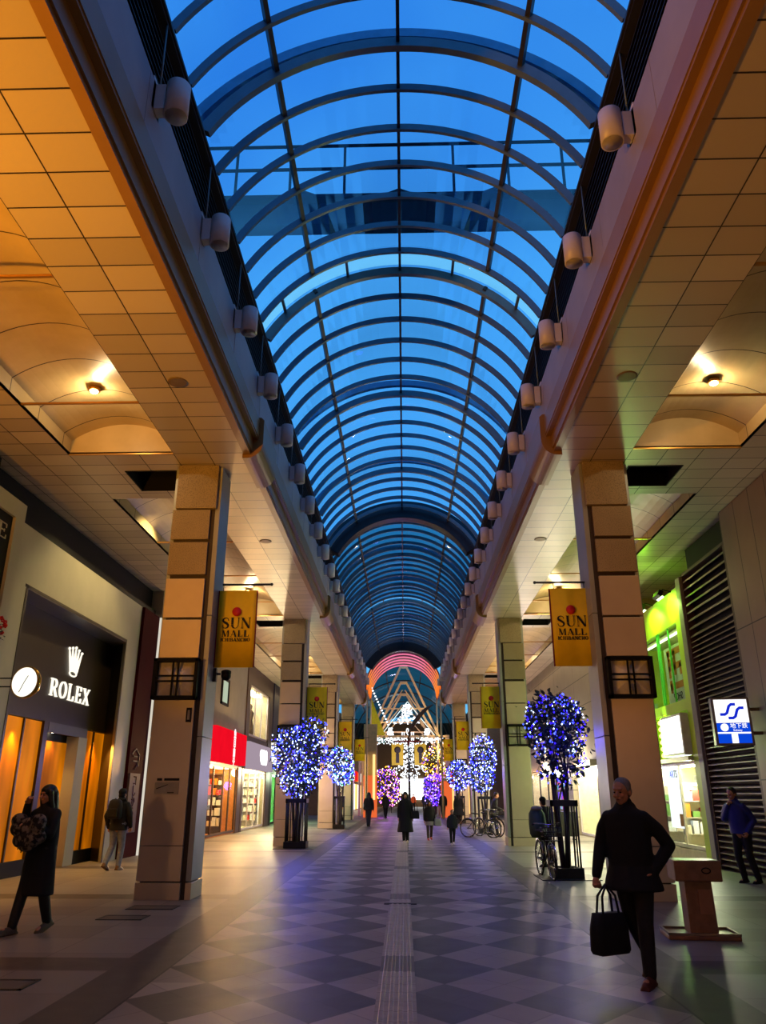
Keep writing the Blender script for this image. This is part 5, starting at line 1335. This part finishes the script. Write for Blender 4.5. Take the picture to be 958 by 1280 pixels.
# triangular timber coloured frames
for k, (y, zt, lab) in enumerate(((65, 11.6, 'front cream triangular truss frame of the next arcade'), (69.5, 10.9, 'middle cream triangular truss frame of the next arcade'), (74, 10.4, 'rear cream triangular truss frame of the next arcade'))):
    R = thing('truss_frame', lab, 'truss', (0, y, 0))
    for sx in (-1, 1):
        m = MB(); m.bar((sx * .25, 0, zt), (sx * 3.6, 0, 4.4), .17, .18, up=(0, 1, 0)); m.build('rafter', M_WOODW, R)
        m = MB(); m.bar((sx * 3.6, 0, 0), (sx * 3.6, 0, 4.5), .16, .2, up=(0, 1, 0)); m.build('post', M_WOODW, R)
        m = MB(); m.bar((sx * .1, 0, zt - 1.9), (sx * 3.4, 0, 5.1), .08, .08, up=(0, 1, 0)); m.build('brace', M_WOODW, R)
    m = MB(); m.bar((-.3, 0, zt), (.3, 0, zt), .2, .2); m.bar((-2.0, 0, zt - 3.4), (2.0, 0, zt - 3.4), .1, .12); m.build('tie_beam', M_WOODW, R)
# glazed gable roof of the next arcade
R = thing('arcade_roof', 'teal glazed barrel roof of the next arcade with dark bars', 'roof', (0, 0, 0))
M_TEAL = glass('teal_glass', (128, 158, 160), .1, 1.0)
m = MB(); an = [-1.5 + 3.0 * k / 24 for k in range(25)]
ring = lambda y: [V((r * math.sin(a), y, 6.6 + r * math.cos(a))) for r, aa in ((5.3, an), (5.34, an[::-1])) for a in aa]
m.loft([ring(66), ring(112)], True); m.build('panes', M_TEAL, R)
for y in range(66, 113, 9):
    m = MB(); m.path(arc3(5.25, y, -1.5, 1.5, 24, 6.6), .07, 6); m.build('bar', M_BEAM, R)
for a in (-.9, -.3, .3, .9):
    m = MB(); p = V((5.25 * math.sin(a), 66, 6.6 + 5.25 * math.cos(a))); m.path([p, p + V((0, 46, 0))], .05, 6); m.build('bar', M_BEAM, R)
# white light figures
M_LW = emi('led_pure_white', (240, 248, 255), 2.2)
def light_bell(lab, x, y, z, w, h, seed):
    R = thing('light_figure', lab, 'light ornament', (x, y, z), 0, 'white light figures on the far gate'); rn = random.Random(seed)
    P = [(-w / 2, 0), (w / 2, 0), (w / 2, h * .12), (w * .34, h * .3), (w * .34, h * .42), (w * .17, h * .58), (w * .17, h * .75), (w * .08, h * .8), (w * .13, h), (-w * .13, h), (-w * .08, h * .8), (-w * .17, h * .75), (-w * .17, h * .58), (-w * .34, h * .42), (-w * .34, h * .3), (-w / 2, h * .12)]
    m = MB(); m.path([(p[0], 0, p[1]) for p in P], .03, 5, True); m.build('frame', M_BEAM, R)
    m = MB()
    for k in range(130):
        v = rn.random(); hw = w / 2 * (1 if v < .14 else .72 if v < .42 else .4 if v < .75 else .25); m.ell((rn.uniform(-hw, hw), rn.uniform(-.06, .06), v * h), .042 * w ** .5, 6, 4)
    tag(m.build('bulb_mass', M_LW, R), kind='stuff')
light_bell('largest white light figure, at the top of the far gate', .25, 64.6, 6.95, 2.1, 1.55, 1)
light_bell('small white light figure at the left of the far gate', -1.1, 64.5, 5.62, 1.25, 1.0, 2)
light_bell('small white light figure at the right of the far gate', 1.85, 64.5, 5.62, 1.25, 1.0, 3)
R = thing('light_letters', 'small group of white light letters in the middle of the far gate', 'light ornament', (.35, 64.4, 5.65))
for i, ch in enumerate('HSH'):
    m = MB(); 
    for P, W in glyph(ch, .2, .2)[0]: m.path([((i - 1.5) * .38 + p[0] * .34, 0, p[1] * (.62 if i != 1 else .95)) for p in P], .04, 6)
    m.build('letter', M_LW, R)
R = thing('light_curtain', 'row of white icicle lights hanging from the far gate beam', 'light ornament', (.3, 62, 5.2)); rn = random.Random(8)
m = MB(); m.box(-2.9, 2.9, -.1, .1, .5, .68); m.build('beam', M_WOODW, R)
m = MB()
for k in range(170):
    x = rn.uniform(-2.7, 2.7)
    if abs(x - .05) < .25: continue
    m.ell((x, -.12, rn.uniform(.0, .5)), .045, 6, 4)
tag(m.build('bulb_mass', M_LW, R), kind='stuff')
m = MB(); m.box(-3.2, -2.9, -.15, .15, -5.2, .7); m.build('post', M_WOODW, R)
m = MB(); m.box(2.9, 3.2, -.15, .15, -5.2, .7); m.build('post', M_WOODW, R)
# white inner triangle of light and the slanting dotted line on the left
R = thing('light_line', 'white light lines forming the inner triangle of the far gate', 'light ornament', (.3, 64.9, 0))
for sx in (-1, 1): m = MB(); m.bar((0, 0, 8.75), (sx * 2.5, 0, 5.7), .06, .05, up=(0, 1, 0)); m.build('light_bar', emi('led_line', (225, 240, 235), 1.3), R)
R = thing('light_line', 'slanting row of white dots at the left of the far gate', 'light ornament', (0, 63.5, 0))
m = MB(); m.path([(-2.6, .1, 9.7), (-1.25, .1, 6.8)], .03, 6); m.build('wire', M_BEAM, R)
m = MB()
for k in range(14): m.ell((-2.6 + 1.35 * k / 13, 0, 9.7 - 2.9 * k / 13), .075, 8, 6)
tag(m.build('bulb_mass', M_LW, R), kind='stuff')
R = thing('pennant', 'yellow green triangular pennant at the left of the far gate', 'pennant', (0, 63.8, 0))
m = MB(); m.prism([(-2.75, 9.3), (-1.5, 6.0), (-2.75, 6.0)], -.02, .02, 'y'); m.build('cloth', mat('lime_cloth', (205, 205, 20), .7), R)
m = MB(); m.prism([(-2.1, 6.0), (-1.5, 6.0), (-1.5, 5.4), (-2.1, 5.4)], -.02, .02, 'y'); m.build('green_tail', mat('green_cloth', (10, 110, 70), .7), R)
# curved dark tusk shaped pole
R = thing('curved_pole', 'dark curved tapering pole sticking up before the far gate', 'pole', (0, 58.2, 0))
m = MB(); m.path([(.3, 0, 5.2), (.42, 0, 5.9), (.75, 0, 6.5), (1.15, 0, 7.0), (1.6, 0, 7.45), (2.15, 0, 7.8)], [.06, .09, .15, .16, .12, .03], 8); m.build('blade', mat('tusk_brown', (84, 60, 46), .6), R)
m = MB(); m.path([(.3, 0, 5.25), (.3, 0, 4.9)], .09, 8); m.bar((-.7, 0, 5.2), (1.3, 0, 5.2), .1, .12); m.build('bracket', mat('tusk_red', (150, 40, 30), .6), R)
m = MB(); m.path([(.3, 0, 5), (.3, 0, 0)], .035, 8); m.build('mast', M_BEAM, R)
# banners with a ring mark
for i, x in enumerate((-.62, 1.5)):
    R = thing('ring_banner', 'olive banner with dark ring mark, %s of the white fountain of light' % ('left', 'right')[i], 'banner', (x, 74.5, 0), 0, 'ring mark banners')
    m = MB(); m.box(-.55, .55, -.02, .02, 4.1, 6.05); m.build('cloth', mat('olive_cloth', (170, 148, 20), .7), R)
    m = MB(); m.lathe([(.16, 0), (.3, 0), (.3, .01), (.16, .01)], 24, Matrix.Translation((0, -.03, 5.45)) @ Matrix.Rotation(PI / 2, 4, 'X')); m.bar((0, -.03, 5.15), (0, -.03, 4.3), .3, .02, up=(0, 1, 0)); m.build('ring_mark', M_INK, R)
    m = MB(); m.path([(-.6, 0, 6.1), (.6, 0, 6.1)], .03, 6); m.path([(-.58, 0, 6.1), (-.58, 0, 0)], .03, 6); m.build('pole', M_IRON, R)
# white fountain of light
R = thing('light_fountain', 'tall white tree shaped light fountain in the middle of the far street', 'light ornament', (.55, 82, 0)); rn = random.Random(4)
m = MB(); m.path([(0, 0, 0), (0, 0, 6.4)], .08, 8); m.build('mast', M_BEAM, R)
m = MB()
for k in range(420):
    z = rn.uniform(2.9, 6.6); w = .35 + (.55 if z < 5.6 else .9 * (6.6 - z)) + (1.3 * max(0, 1 - abs(z - 3.9) / .55)) + rn.uniform(-.05, .05)
    m.ell((rn.uniform(-w, w), rn.uniform(-.3, .3), z), .06, 6, 4)
tag(m.build('bulb_mass', M_LW, R), kind='stuff')
# street walls past the crossing
M_WARM = emi('far_window_warm', (255, 190, 110), 1.6); M_COOL = emi('far_window_white', (255, 250, 240), 2.6)
for s, nm in ((-1, 'left'), (1, 'right')):
    R = thing('building', 'tall warm lit building row on the %s of the far street' % nm, 'building')
    m = MB(); m.box(*sorted((s * 5.3, s * 9.2)), 66, 111.9, 0, 8); m.build('wall', mat('far_wall', (120, 98, 70), .8), R)
    for k in range(9):
        y = 67 + k * 5
        m = MB(); m.box(*sorted((s * 5.2, s * 5.32)), y, y + 3.6, .1, 2.6); m.build('window', (M_WARM, M_COOL)[k % 2], R)
        m = MB(); m.box(*sorted((s * 4.9, s * 5.3)), y + .3, y + 3.2, 2.9, 3.8); m.build('sign', emi(('far_red', 'far_orange', 'far_pale')[k % 3], ((230, 30, 30), (255, 120, 30), (240, 230, 200))[k % 3], 1.1), R)
R = thing('building', 'bright white building front closing the far street', 'building')
m = MB(); m.box(-9, 9, 112, 114, 0, 11); m.build('wall', mat('far_wall', (120, 98, 70)), R)
m = MB(); m.box(-.6, 2.6, 111.8, 112, .9, 3.6); m.build('window', emi('far_bright', (250, 255, 255), 3), R)
# lit advertising pillar on the left corner of the crossing
R = thing('lit_pillar', 'orange lit corner pillar with two pale light tubes, left of the crossing', 'pillar', (-2.55, 60.4, 0)); R['kind'] = 'thing'
m = MB(); m.box(-.5, .5, 0, .6, 0, 2.9); m.build('orange_base', emi('orange_base_glow', (246, 110, 56), .9), R)
for x in (-.28, .28):
    m = MB(); m.path([(x, -.06, 1.2), (x, -.06, 4.4)], .1, 10); m.build('light_tube', emi('tube_glow', (255, 205, 130), 1.5), R)
m = MB(); m.box(-.5, .5, .1, .6, 2.9, 6.6); m.build('upper_case', mat('cream_case', (205, 178, 120), .6), R)
R = thing('lit_pillar', 'orange lit low pillar at the right of the crossing', 'pillar', (3.1, 60.4, 0)); R['kind'] = 'thing'
m = MB(); m.box(-.4, .4, 0, .6, 0, 2.5); m.build('orange_base', emi('orange_base_glow', (246, 110, 56)), R)
m = MB(); m.lathe([(.4, 2.5), (.36, 2.65), (.2, 2.75), (0, 2.78)], 18, Matrix.Translation((0, .3, 0))); m.build('dome_top', M_WOODW, R)
def aim(a, b):
    return (V(b) - V(a)).to_track_quat('-Z', 'Y').to_euler()
def LAMPS():
    # warm uplights along the left shops, before and beside the camera
    for y, p in ((0.5, 1300), (4.2, 1700)):
        a = (-7.0, y, 3.4); lamp('SPOT', 'uplight_lamp', a, (255, 168, 46), p, .12, aim(a, (-4.0, y + 3.2, 7.5)), 105)
    a = (6.9, 1.0, 3.4); lamp('SPOT', 'uplight_lamp', a, (255, 160, 70), 150, .12, aim(a, (4.6, 5, 7.5)), 120)
    # vault downlights
    for s in (-1, 1):
        for k, (y0, y1) in enumerate(VB): lamp('POINT', 'downlight_lamp', (s * 5.25, y1 - 1.45, ZC + .46), (255, 222, 165), 34 if k == 0 else 70, .05)
    # shop lamps behind the camera
    lamp('POINT', 'shop_lamp', (-6.6, -3.0, 2.4), (255, 190, 130), 200, .2); lamp('POINT', 'shop_lamp', (6.6, -3.0, 2.4), (255, 200, 150), 130, .2)
    # unseen spot added to brighten the watch shop stone
    a = (-5.2, 17.6, 8.0); lamp('SPOT', 'facade_fill', a, (255, 226, 160), 420, .1, aim(a, (-7.6, 17.6, 4.8)), 100)
    for y in (16.2, 20.5): 
        a = (-7.95, y, 2.9); lamp('SPOT', 'porch_and_fill_lamp', a, (255, 186, 80), 170, .06, aim(a, (-7.0, y, 0)), 110)  # unseen spots added to throw yellow light on the floor before the windows
    lamp('SPOT', 'porch_and_fill_lamp', (-8.12, 18.45, 2.86), (255, 205, 130), 50, .06, (0, 0, 0), 120)
    # flood lamps on the lime band
    for y in (19.98, 21.55): 
        a = (6.70, y, 6.36); lamp('SPOT', 'flood_lamp', a, (200, 255, 110), 110, .05, aim(a, (7.15, y + .1, 5.9)), 150)
    lamp('POINT', 'shop_lamp', (6.75, 21.6, 2.9), (196, 255, 140), 210, .2); lamp('POINT', 'shop_lamp', (6.72, 20.8, 6.75), (150, 255, 20), 26, .1)  # unseen points added outside the shop to spread green light around and above
    lamp('POINT', 'shop_lamp', (7.6, 21.6, 1.9), (255, 246, 200), 200, .15)  # unseen point added to brighten the shop interior
    lamp('POINT', 'shop_lamp', (8.0, 21.0, 5.3), (240, 250, 200), 40, .1)  # unseen point added to light the poster in the upper room
    for sx in (-1, 1):
        for y in (61.5, 67):
            a = (sx * 3.0, y, 4.2); lamp('SPOT', 'truss_lamp', a, (255, 214, 150), 900, .1, aim(a, (-sx * .6, y + 4.5, 9)), 110)
    lamp('POINT', 'street_lamp', (.5, 72, 4.0), (210, 200, 255), 500, .3)
    # glow of the light strings
    for x, y, z, c, p in ((3.26, 16.3, 2.6, (60, 50, 255), 90), (-3.3, 25.0, 2.4, (90, 100, 255), 200), (-3.1, 39.2, 2.4, (90, 100, 255), 140), (3.2, 34.9, 2.4, (90, 100, 255), 140), (3.0, 46.8, 2.4, (80, 80, 255), 140), (1.9, 60.8, 2.2, (120, 50, 255), 260), (-1.4, 62.4, 2.2, (200, 80, 255), 260)):
        lamp('POINT', 'led_glow', (x, y, z), c, p * .55, .3)
    # unseen fill points added outside the farther shops to brighten aisles and ceiling
    for s, y, c, p in ((-1, 26, (255, 196, 120), 260), (-1, 33, (255, 200, 130), 480), (-1, 40, (255, 226, 170), 560), (-1, 48, (230, 255, 210), 200), (1, 27, (240, 240, 190), 300), (1, 32.4, (255, 240, 200), 480), (1, 41, (255, 230, 215), 420), (1, 50, (255, 190, 120), 360)):
        lamp('POINT', 'shop_lamp', (s * 6.6, y, 2.6), c, p, .2)
# ================================================================ camera, sky, lamps
cd = bpy.data.cameras.new('camera'); cam = bpy.data.objects.new('camera', cd); COL.objects.link(cam)
F_, W_ = 961.0, 958.0
cd.sensor_fit = 'HORIZONTAL'; cd.sensor_width = 36.0; cd.lens = 36.0 * F_ / W_
cd.clip_start = .05; cd.clip_end = 500
p_ = math.atan(353 / F_); yaw = math.atan(27 * math.cos(p_) / F_)
cam.location = (0, 0, 1.58); cam.rotation_euler = (PI / 2 + p_, 0, yaw)
S.camera = cam
w = bpy.data.worlds.new('dusk'); S.world = w; w.use_nodes = True; nt = w.node_tree; nt.nodes.clear()
out = nt.nodes.new('ShaderNodeOutputWorld'); bg = nt.nodes.new('ShaderNodeBackground'); nt.links.new(bg.outputs[0], out.inputs[0])
tc = nt.nodes.new('ShaderNodeTexCoord'); no = nt.nodes.new('ShaderNodeTexNoise'); no.inputs['Scale'].default_value = 1.3; no.inputs['Detail'].default_value = 4
nt.links.new(tc.outputs['Generated'], no.inputs[0])
rp = nt.nodes.new('ShaderNodeValToRGB'); nt.links.new(no.outputs[0], rp.inputs[0])
e = rp.color_ramp.elements; e[0].position = .32; e[0].color = lin((44, 132, 225)); e[1].position = .62; e[1].color = lin((112, 204, 255))
nt.links.new(rp.outputs[0], bg.inputs[0]); bg.inputs[1].default_value = 1.0

def lamp(kind, name, loc, rgb, power, size=.1, rot=None, spot=None, sy=None):
    d = bpy.data.lights.new(name, kind); d.color = lin(rgb)[:3]; d.energy = power
    if kind in ('POINT', 'SPOT'): d.shadow_soft_size = size
    if kind == 'AREA':
        d.size = size
        if sy: d.shape = 'RECTANGLE'; d.size_y = sy
    if kind == 'SPOT': d.spot_size = math.radians(spot or 90); d.spot_blend = .6
    o = bpy.data.objects.new(name, d); COL.objects.link(o); o.location = loc
    if rot: o.rotation_euler = rot
    return o
LAMPS()
S.view_settings.view_transform = 'Standard'; S.view_settings.look = 'None'; S.view_settings.exposure = 0.0; S.view_settings.gamma = 1.0
S.view_settings.use_curve_mapping = False
c_ = S.cycles
c_.use_denoising = True; c_.max_bounces = 7; c_.diffuse_bounces = 3; c_.glossy_bounces = 3; c_.transmission_bounces = 6; c_.transparent_max_bounces = 24
c_.sample_clamp_indirect = 4.0; c_.caustics_reflective = False; c_.caustics_refractive = False
